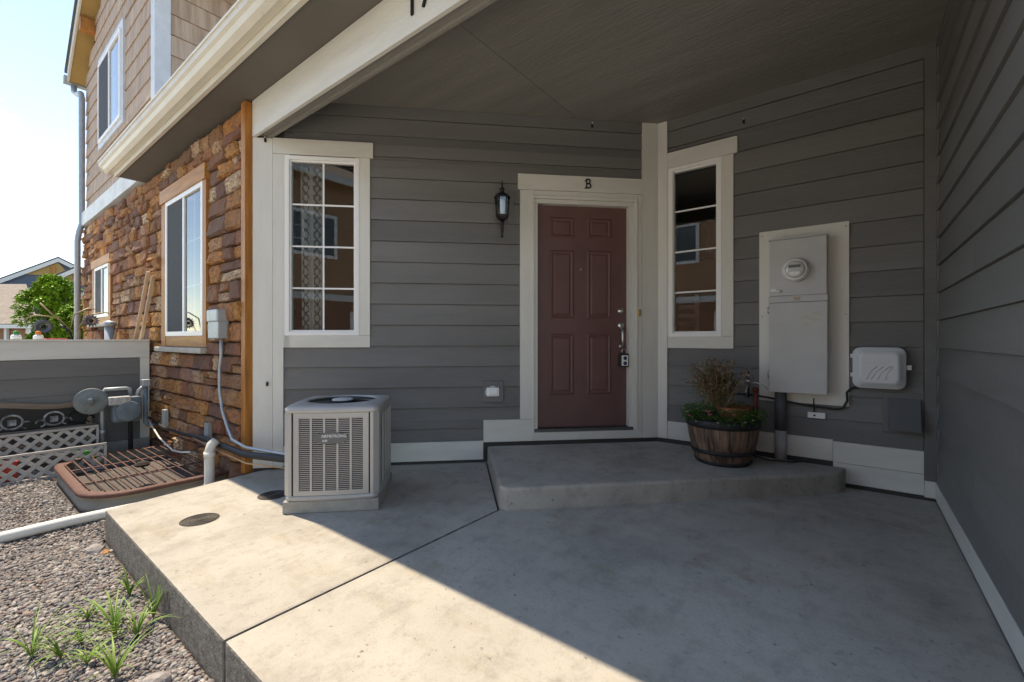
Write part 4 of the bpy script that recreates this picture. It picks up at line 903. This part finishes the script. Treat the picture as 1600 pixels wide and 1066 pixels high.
# ------------------------------------------------------------------ gravel
def gravel():
    bm = bmesh.new(); bmesh.ops.create_icosphere(bm, subdivisions=1, radius=1)
    bv = np.array([v.co[:] for v in bm.verts]); bf = np.array([[v.index for v in f.verts] for f in bm.faces]); bm.free()
    rg = np.random.default_rng(3)
    def zone(n, x0, x1, y0, y1): return np.stack([rg.uniform(x0, x1, n), rg.uniform(y0, y1, n)], 1)
    P = np.concatenate([zone(42000, -6.8, -3.9, 0, 1.62), zone(32000, -3.95, -1.5, -.15, .64), zone(7000, -6.8, -1.45, -.86, 0)])
    keep = ~((P[:, 0] > -6.24) & (P[:, 0] < -4.47) & (P[:, 1] > .62)) & ~((P[:, 0] > -3.9) & (P[:, 1] > .632))
    P = P[keep]; n = len(P)
    s = rg.uniform(.005, .0145, (n, 1)) * np.where(rg.random((n, 1)) < .03, 1.7, 1.0)
    sc = s * rg.uniform([.8, .6, .4], [1.35, 1.0, .75], (n, 3))
    an = rg.uniform(0, 2 * np.pi, n); ti = rg.normal(0, .45, n); ca, sa, ct, st_ = np.cos(an), np.sin(an), np.cos(ti), np.sin(ti)
    V = bv[None] * sc[:, None] * rg.uniform(.78, 1.22, (n, len(bv), 1))
    x, y, z = V[..., 0], V[..., 1], V[..., 2]
    y, z = y * ct[:, None] - z * st_[:, None], y * st_[:, None] + z * ct[:, None]
    x, y = x * ca[:, None] - y * sa[:, None], x * sa[:, None] + y * ca[:, None]
    zz = -.207 + rg.uniform(-.004, .012, n) + .012 * np.sin(P[:, 0] * 3.1) * np.sin(P[:, 1] * 4.3)
    V = np.stack([x + P[:, 0:1], y + P[:, 1:2], z + zz[:, None]], 2).reshape(-1, 3)
    Fc = (bf[None] + (np.arange(n) * len(bv))[:, None, None]).reshape(-1, 3)
    me = bpy.data.meshes.new('gravel'); me.vertices.add(len(V)); me.vertices.foreach_set('co', V.ravel().astype(np.float32))
    me.loops.add(Fc.size); me.loops.foreach_set('vertex_index', Fc.ravel().astype(np.int32))
    me.polygons.add(len(Fc)); me.polygons.foreach_set('loop_start', np.arange(0, Fc.size, 3, dtype=np.int32)); me.polygons.foreach_set('loop_total', np.full(len(Fc), 3, np.int32))
    me.update(calc_edges=True); me.materials.append(GRAV)
    o = bpy.data.objects.new('gravel', me); place(o); tag(o, 'loose mixed pink and grey landscaping gravel left of the patio', 'gravel', kind='stuff')
gravel()
def rock(name, loc, s, m, lab, seed):
    r = random.Random(seed); bm = bmesh.new(); bmesh.ops.create_icosphere(bm, subdivisions=2, radius=1)
    for v in bm.verts: v.co = Vector((v.co.x * s[0], v.co.y * s[1], v.co.z * s[2])) * r.uniform(.86, 1.12)
    me = bpy.data.meshes.new(name); bm.to_mesh(me); bm.free(); me.materials.append(m); o = bpy.data.objects.new(name, me); o.location = loc; o.rotation_euler = (0, 0, r.uniform(0, 3)); place(o); tag(o, lab, 'rock', 'larger rocks in the gravel')
GREYR = mat('grey_rock', (.34, .31, .29), .9, var=(.24, .21, .2), vscale=20, bump=.6, bscale=40)
rock('rock', (-3.72, .575, -.19), (.06, .045, .04), GREYR, 'fist-sized grey rock at the far end of the slab face', 1)
rock('rock', (-2.12, .5, -.195), (.055, .035, .03), GREYR, 'pale grey rock in the gravel at the bottom of the frame', 2)
rock('rock', (-3.63, .615, -.2), (.022, .03, .035), mat('orange_stone', (.45, .22, .09), .85), 'small orange stone against the slab face', 3)
rock('rock', (-6.5, 1.2, -.17), (.08, .06, .05), mat('pale_rock', (.52, .45, .36), .9, var=(.4, .3, .2), vscale=14), 'pale tan rock by the gas meter pipe', 4)
rock('rock', (-6.42, 1.36, -.17), (.07, .05, .045), MATS['pale_rock'], 'pale tan rock under the gas meter nearest the stone wall', 5)
# weeds
def weed(loc, nb, h, spread, lab, seed):
    r = random.Random(seed); w = empty('weed', loc, 0, lab, 'weed', 'green weeds in the gravel')
    for k in range(nb):
        a = r.uniform(0, 2 * math.pi); L = h * r.uniform(.6, 1.15); wd2 = r.uniform(.003, .008); mb = MB(); n = 8; vs = []; dx, dy = math.cos(a), math.sin(a)
        for i in range(n + 1):
            t = i / n; dr_ = 1 + .35 * math.sin(k * 2.1); rad = spread * L * (t ** 1.5) * 1.1 * dr_; z = L * (t - .62 * spread * dr_ * t ** 2.4) * 1.05; ww_ = wd2 * (1 - t ** 2) * (.5 + .9 * min(1, t * 3)) * .5
            vs += [(dx * rad - dy * ww_, dy * rad + dx * ww_, z), (dx * rad, dy * rad, z - .25 * ww_), (dx * rad + dy * ww_, dy * rad - dx * ww_, z)]
        mb.add(vs, [(3 * i + j, 3 * i + j + 1, 3 * i + j + 4, 3 * i + j + 3) for i in range(n) for j in range(2)], True); mb.build('blade', WEEDM, w)
for i, (x, y, nb, h, sp, lab) in enumerate((
    (-2.70, .225, 5, .17, .75, 'arching green weed at the left edge of the gravel'),
    (-2.60, .30, 6, .11, .8, 'short green weed second from the left edge'),
    (-2.66, .37, 6, .12, .9, 'low spreading weed in the middle of the gravel'),
    (-2.60, .47, 9, .19, .7, 'largest leafy weed clump in front of the slab'),
    (-2.52, .53, 7, .15, .8, 'leafy weed right beside the largest clump'),
    (-2.62, .61, 7, .20, .5, 'tall upright weed against the slab face'),
    (-2.95, .59, 6, .13, .6, 'small weed against the slab face, farthest from the camera'),
    (-2.27, .41, 6, .16, .6, 'thin upright weed at the bottom of the frame'),
    (-2.47, .36, 6, .10, .9, 'flat weed between the bottom weed and the large clump'),
    (-2.86, .42, 6, .10, .9, 'flat pale weed behind the large clump'))): weed((x, y, -.205), nb + 12, h * 1.35, sp, lab, 40 + i)

# ------------------------------------------------------------------ behind the fence
for k, (px, m, lab) in enumerate((((-6.93, .47), GRNP, 'white bottle with green cap on the fence'), ((-6.93, .63), ORGP, 'white bottle with orange cap on the fence'))):
    b = empty('bottle', (px[0], px[1], 1.123), 0, lab, 'bottle', 'bottles on the fence cap')
    MB().lathe([(.0, 0), (.037, 0), (.04, .01), (.04, .035), (.03, .048), (.018, .052)], 20).build('bottle_body', WHTP, b); MB().lathe([(.02, .05), (.022, .055), (.02, .085), (.012, .09), (0, .09)], 16).build('cap', m, b)
tag(MB().box(0, .07, 0, .17, 0, .012).build('red_tray', mat('red_pink', (.7, .08, .10), .4), None, (-6.99, .68, 1.1235), bevel=.003), 'flat red tray lying on the fence cap', 'tray')
fl = empty('metal_flower_stake', (-7.35, .98, -.2), 0, 'dark metal flower garden ornament rising behind the fence', 'garden ornament')
MB().tube([(0, 0, 0), (.02, .0, 1.2), (0, -.06, 1.42), (-.02, -.14, 1.5)], .011, 8).build('stem', BLK, fl)
for (y, z, r_) in ((-.28, 1.47, .1), (.12, 1.55, .085)):
    f = MB()
    for k in range(14):
        a = 2 * math.pi * k / 14; c = Vector((.05, y, z)); d = Vector((0, math.cos(a), math.sin(a))); s_ = Vector((0, -math.sin(a), math.cos(a))); f.add([c + d * .02, c + d * r_ * .6 + s_ * r_ * .15 + Vector((.02, 0, 0)), c + d * r_, c + d * r_ * .6 - s_ * r_ * .15 + Vector((.02, 0, 0))], [(0, 1, 2, 3)])
    f.build('flower_head', mat('bluish_metal', (.14, .14, .17), .4, metal=.6), fl); MB().lathe([(0, 0), (.025, .0), (.02, .02), (0, .025)], 12, Matrix.Translation((.055, y, z)) @ Matrix.Rotation(R(90), 4, 'Y')).build('flower_centre', BLK, fl)
for pts in ([(0, -.02, 1.40), (0, -.16, 1.58), (0, -.34, 1.60), (0, -.46, 1.52)], [(0, .0, 1.42), (0, .1, 1.62), (0, .26, 1.66), (0, .36, 1.62)], [(0, -.05, 1.45), (0, -.02, 1.62), (0, .1, 1.70), (0, .2, 1.69)], [(0, -.1, 1.5), (0, -.22, 1.64), (0, -.3, 1.74)]):
    MB().tube(pts, [.004, .009, .008, .003][:len(pts)], 6).build('curled_leaf', mat('tan_metal', (.36, .27, .17), .5, metal=.4), fl)
for k, (a, b) in enumerate((((-8.02, 1.47, -.2), (-6.80, 1.535, 1.95)), ((-7.66, 1.46, -.2), (-6.60, 1.535, 1.86)))):
    d = Vector(b) - Vector(a); o = MB().box(-.017, .017, -.01, .01, 0, d.length).build('lumber_strip', STICK, None, a, d.to_track_quat('Z', 'Y').to_euler(), bevel=.002); tag(o, 'bare wooden strip leaning on the stone wall behind the fence, ' + ('left one' if k == 0 else 'right one'), 'wood strip', 'leaning wood strips')
vp = MB().tube([(-8.5, 1.48, -.2), (-8.5, 1.48, 1.31)], .06, 14); vp.lathe([(.075, 1.31), (.078, 1.36), (.05, 1.39), (0, 1.395)], 16, Matrix.Translation((-8.5, 1.48, 0))); tag(vp.build('vent_pipe', GALV), 'grey capped vent pipe standing behind the fence below the small window', 'pipe')
# background buildings, given in photo-depth coordinates
TH = R(37.8); CR = Vector((math.cos(TH), math.sin(TH), 0)); CF = Vector((-math.sin(TH), math.cos(TH), 0))
def bp_(px, dep, z): return CR * ((px - 800) / 690 * dep) + CF * dep + Vector((0, 0, z))
def zpx(py, dep): return 1.12 + (531 - py) / 690 * dep
SLW = mat('pale_fascia', (.62, .62, .60), .5)
def gable_house(name, label, peak, left, right, dep, depth, wallm, roofm, gabm, eave_drop=.35, vents=True):
    """house whose gable faces the porch: peak/left/right are (px, py) of the roof line"""
    rd = lambda px: CR * ((px - 800) / 690) + CF
    c0 = rd(peak[0]) * dep; nv = c0.normalized(); h = empty(name, (c0.x, c0.y, -.25), 0, label, 'house'); back = nv * depth
    def rp_(px, py): s_ = c0.dot(c0) / rd(px).dot(c0); v = rd(px) * s_; return Vector((v.x, v.y, zpx(py, s_)))
    P, Lp, Rp = [rp_(*p) for p in (peak, left, right)]
    dn = Vector((0, 0, -1)); base = lambda v: Vector((v.x, v.y, -.25))
    ins = (Rp - Lp); ins.z = 0; ins = ins.normalized() * .35
    a, b = Lp + ins, Rp - ins; wv = [base(a), base(b), b + dn * .15, P + dn * .3, a + dn * .15]; n = 5
    MB().add(wv + [v + back for v in wv], [tuple(range(5)), tuple(range(9, 4, -1))] + [(i, i + 5, (i + 1) % 5 + 5, (i + 1) % 5) for i in range(5)]).build('wall', wallm, h, world=True)
    out = nv * -.4
    for q, s_ in ((Lp, -1), (Rp, 1)):
        v = [P + out, q + out, q + back, P + back]; th = Vector((0, 0, .18)); MB().add(v + [x + th for x in v], [(0, 1, 2, 3), (7, 6, 5, 4), (0, 4, 5, 1), (1, 5, 6, 2), (2, 6, 7, 3), (3, 7, 4, 0)]).build('roof', roofm, h, world=True)
        o2 = out * 1.08; v = [P + o2, q + o2, q + o2 + dn * .45, P + o2 + dn * .45]; MB().add(v + [x - out * .1 for x in v], [(0, 1, 2, 3), (7, 6, 5, 4), (0, 4, 5, 1), (1, 5, 6, 2), (2, 6, 7, 3), (3, 7, 4, 0)]).build('rake_board', SLW, h, world=True)
    m_ = .42; gl_ = P.lerp(Lp, m_) + dn * .4 + out * .35; gr_ = P.lerp(Rp, m_) + dn * .4 + out * .35; zt = min(gl_.z, gr_.z); gl_.z = gr_.z = zt
    v = [gl_, gr_, P + dn * .5 + out * .35]; MB().add(v + [x - out * .3 for x in v], [(0, 1, 2), (5, 4, 3), (0, 3, 4, 1), (1, 4, 5, 2), (2, 5, 3, 0)]).build('gable_panel', gabm, h, world=True)
    c = P.lerp((gl_ + gr_) / 2, .55) + out * .25; MB().box(-.18, .18, -.1, .1, -.8, .3).build('gable_bracket', WOODT, h, c, (0, 0, math.atan2(nv.y, nv.x) - R(90)), world=True)
    return h
DKR = MATS['dark_roof_shingle']
gable_house('distant_house', 'slate-blue house with the tall ochre gable peak in the distance', (91, 404), (-40, 452), (140, 428), 52, 14, NAVY, DKR, EAVE)
gable_house('distant_house', 'slate-blue house gable just left of the downspout, behind the tree', (121, 418), (42, 452), (170, 440), 44, 12, NAVY, DKR, EAVE)
gable_house('distant_house', 'small tan house end behind the tree by the downspout', (138, 452), (116, 466), (176, 470), 36, 8, EAVE, DKR, EAVE)
gg = empty('garage', bp_(0, 27, -.25), 0, 'low garage with a tan shingle roof beyond the fence', 'garage')
z1 = zpx(506, 27); z2 = zpx(444, 31)
A_, B_, C_, D_ = bp_(-120, 27, z1), bp_(60, 27, z1), bp_(41, 31, z2), bp_(-120, 31, z2)
th = Vector((0, 0, .12)); MB().add([A_, B_, C_, D_] + [v - th for v in (A_, B_, C_, D_)], [(0, 1, 2, 3), (7, 6, 5, 4), (0, 4, 5, 1), (1, 5, 6, 2), (2, 6, 7, 3), (3, 7, 4, 0)]).build('roof', ROOFM, gg, world=True)
E_ = bp_(60, 35, z1); F_ = bp_(-120, 35, z1); MB().add([C_, E_, F_, D_], [(0, 1, 2, 3)]).build('roof', ROOFM, gg, world=True)
a, b, c_, d_ = bp_(-115, 27.5, -.25), bp_(44, 27.5, -.25), bp_(40, 34, -.25), bp_(-115, 34, -.25); up = Vector((0, 0, z1 + .25 - .13))
MB().add([a, b, c_, d_, a + up, b + up, c_ + up, d_ + up], [(0, 3, 2, 1), (4, 5, 6, 7), (0, 1, 5, 4), (1, 2, 6, 5), (2, 3, 7, 6), (3, 0, 4, 7)]).build('wall', BRICKN, gg, world=True)
for px in (8, 42):
    a = bp_(px - 2, 27.3, -.25); MB().box(0, .16, 0, .16, 0, z1 + .1).build('corner_post', SLW, gg, a, (0, 0, TH), world=True)
a = bp_(-115, 26.9, z1 - .28); MB().box(0, 175 / 690 * 27, -.03, .03, 0, .22).build('fascia', SLW, gg, a, (0, 0, TH), world=True)
# tree
def tree(base, h, r_, seed, label):
    r = random.Random(seed); t = empty('leafy_tree', base, 0, label, 'tree'); tr = MB(); clumps = []
    tr.tube([(0, 0, 0), (.05, 0, h * .3), (0, .05, h * .6), (.02, 0, h * .85)], [.13, .1, .06, .02], 8)
    for k in range(60):
        a = r.uniform(0, 6.28); zz = h * r.uniform(.22, .97); f = (zz / h - .15) / .85; rad = r_ * math.sin(math.pi * min(1, max(.05, 1 - f)) ** .8) * r.uniform(.25, 1.0)
        c = Vector((rad * math.cos(a), rad * math.sin(a), zz)); clumps.append((c, r.uniform(.22, .48) * r_ * .62))
        if k % 4 == 0: tr.tube([(0, 0, zz * .6), c * .6 + Vector((0, 0, zz * .35)), c], [.04, .025, .01], 5)
    tr.build('trunk', BARKM, t); lv = MB()
    for c, cr in clumps:
        for k in range(150):
            d = Vector((r.gauss(0, 1), r.gauss(0, 1), r.gauss(0, 1))).normalized(); p = c + d * cr * r.uniform(.5, 1.0); leaf(lv, p, (d.x + r.uniform(-.6, .6), d.y + r.uniform(-.6, .6), d.z * .4 + r.uniform(-.2, .5)), r.uniform(.12, .24), r.uniform(.07, .13))
    lv.build('crown', TREEL, t)
tree(bp_(78, 20, -.25), zpx(432, 20) + .25, 1.15, 5, 'bright green leafy tree behind the fence, in front of the blue house')
tree(bp_(120, 19, -.25), zpx(474, 19) + .25, .75, 6, 'smaller green tree beside the downspout behind the fence')
# neighbouring house across the drive (seen mirrored in the window panes)
nb = empty('neighbour_house', (0, -10, -.25), 0, 'brown-sided house across the driveway, mirrored in the porch windows', 'house')
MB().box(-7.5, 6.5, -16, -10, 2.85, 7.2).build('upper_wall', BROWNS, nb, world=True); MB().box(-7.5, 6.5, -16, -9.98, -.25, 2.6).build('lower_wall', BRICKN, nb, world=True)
MB().box(-7.55, 6.55, -16, -9.9, 2.6, 2.85).build('band_board', SLW, nb, world=True)
v = [(-7.9, -9.4, 7.05), (6.9, -9.4, 7.05), (6.9, -13, 8.9), (-7.9, -13, 8.9)]; MB().add(v + [(x, y, z + .15) for x, y, z in v], [(3, 2, 1, 0), (4, 5, 6, 7), (0, 1, 5, 4), (1, 2, 6, 5), (2, 3, 7, 6), (3, 0, 4, 7)]).build('roof', ROOFM, nb, world=True)
MB().box(-7.9, 6.9, -9.45, -9.35, 6.95, 7.2).build('fascia', SLW, nb, world=True)
for (x0, x1, z0, z1) in ((1.0, 3.4, 4.3, 5.7), (-6.6, -5.0, 4.3, 5.7), (-3.0, -1.6, 4.3, 5.7), (4.2, 5.3, .8, 2.1), (-4.2, -2.9, .8, 2.1)):
    w = empty('window', (x0, -9.98, z0), 0, parent=nb); W = x1 - x0; H = z1 - z0; f = MB()
    for (a, b, c, d) in ((-.12, .0, -.12, H + .12), (W, W + .12, -.12, H + .12), (0, W, -.12, 0), (0, W, H, H + .12), (W / 2 - .03, W / 2 + .03, 0, H)): f.box(a, b, 0, .08, c, d)
    f.build('frame', WHTP, w); MB().box(0, W, .0, .02, 0, H).build('pane', mat('neighbour_glass', (.10, .13, .14), .08), w)
    for t in (.33, .66): MB().box(0, W / 2 - .03, .02, .035, H * t - .012, H * t + .012).build('muntin', WHTP, w)
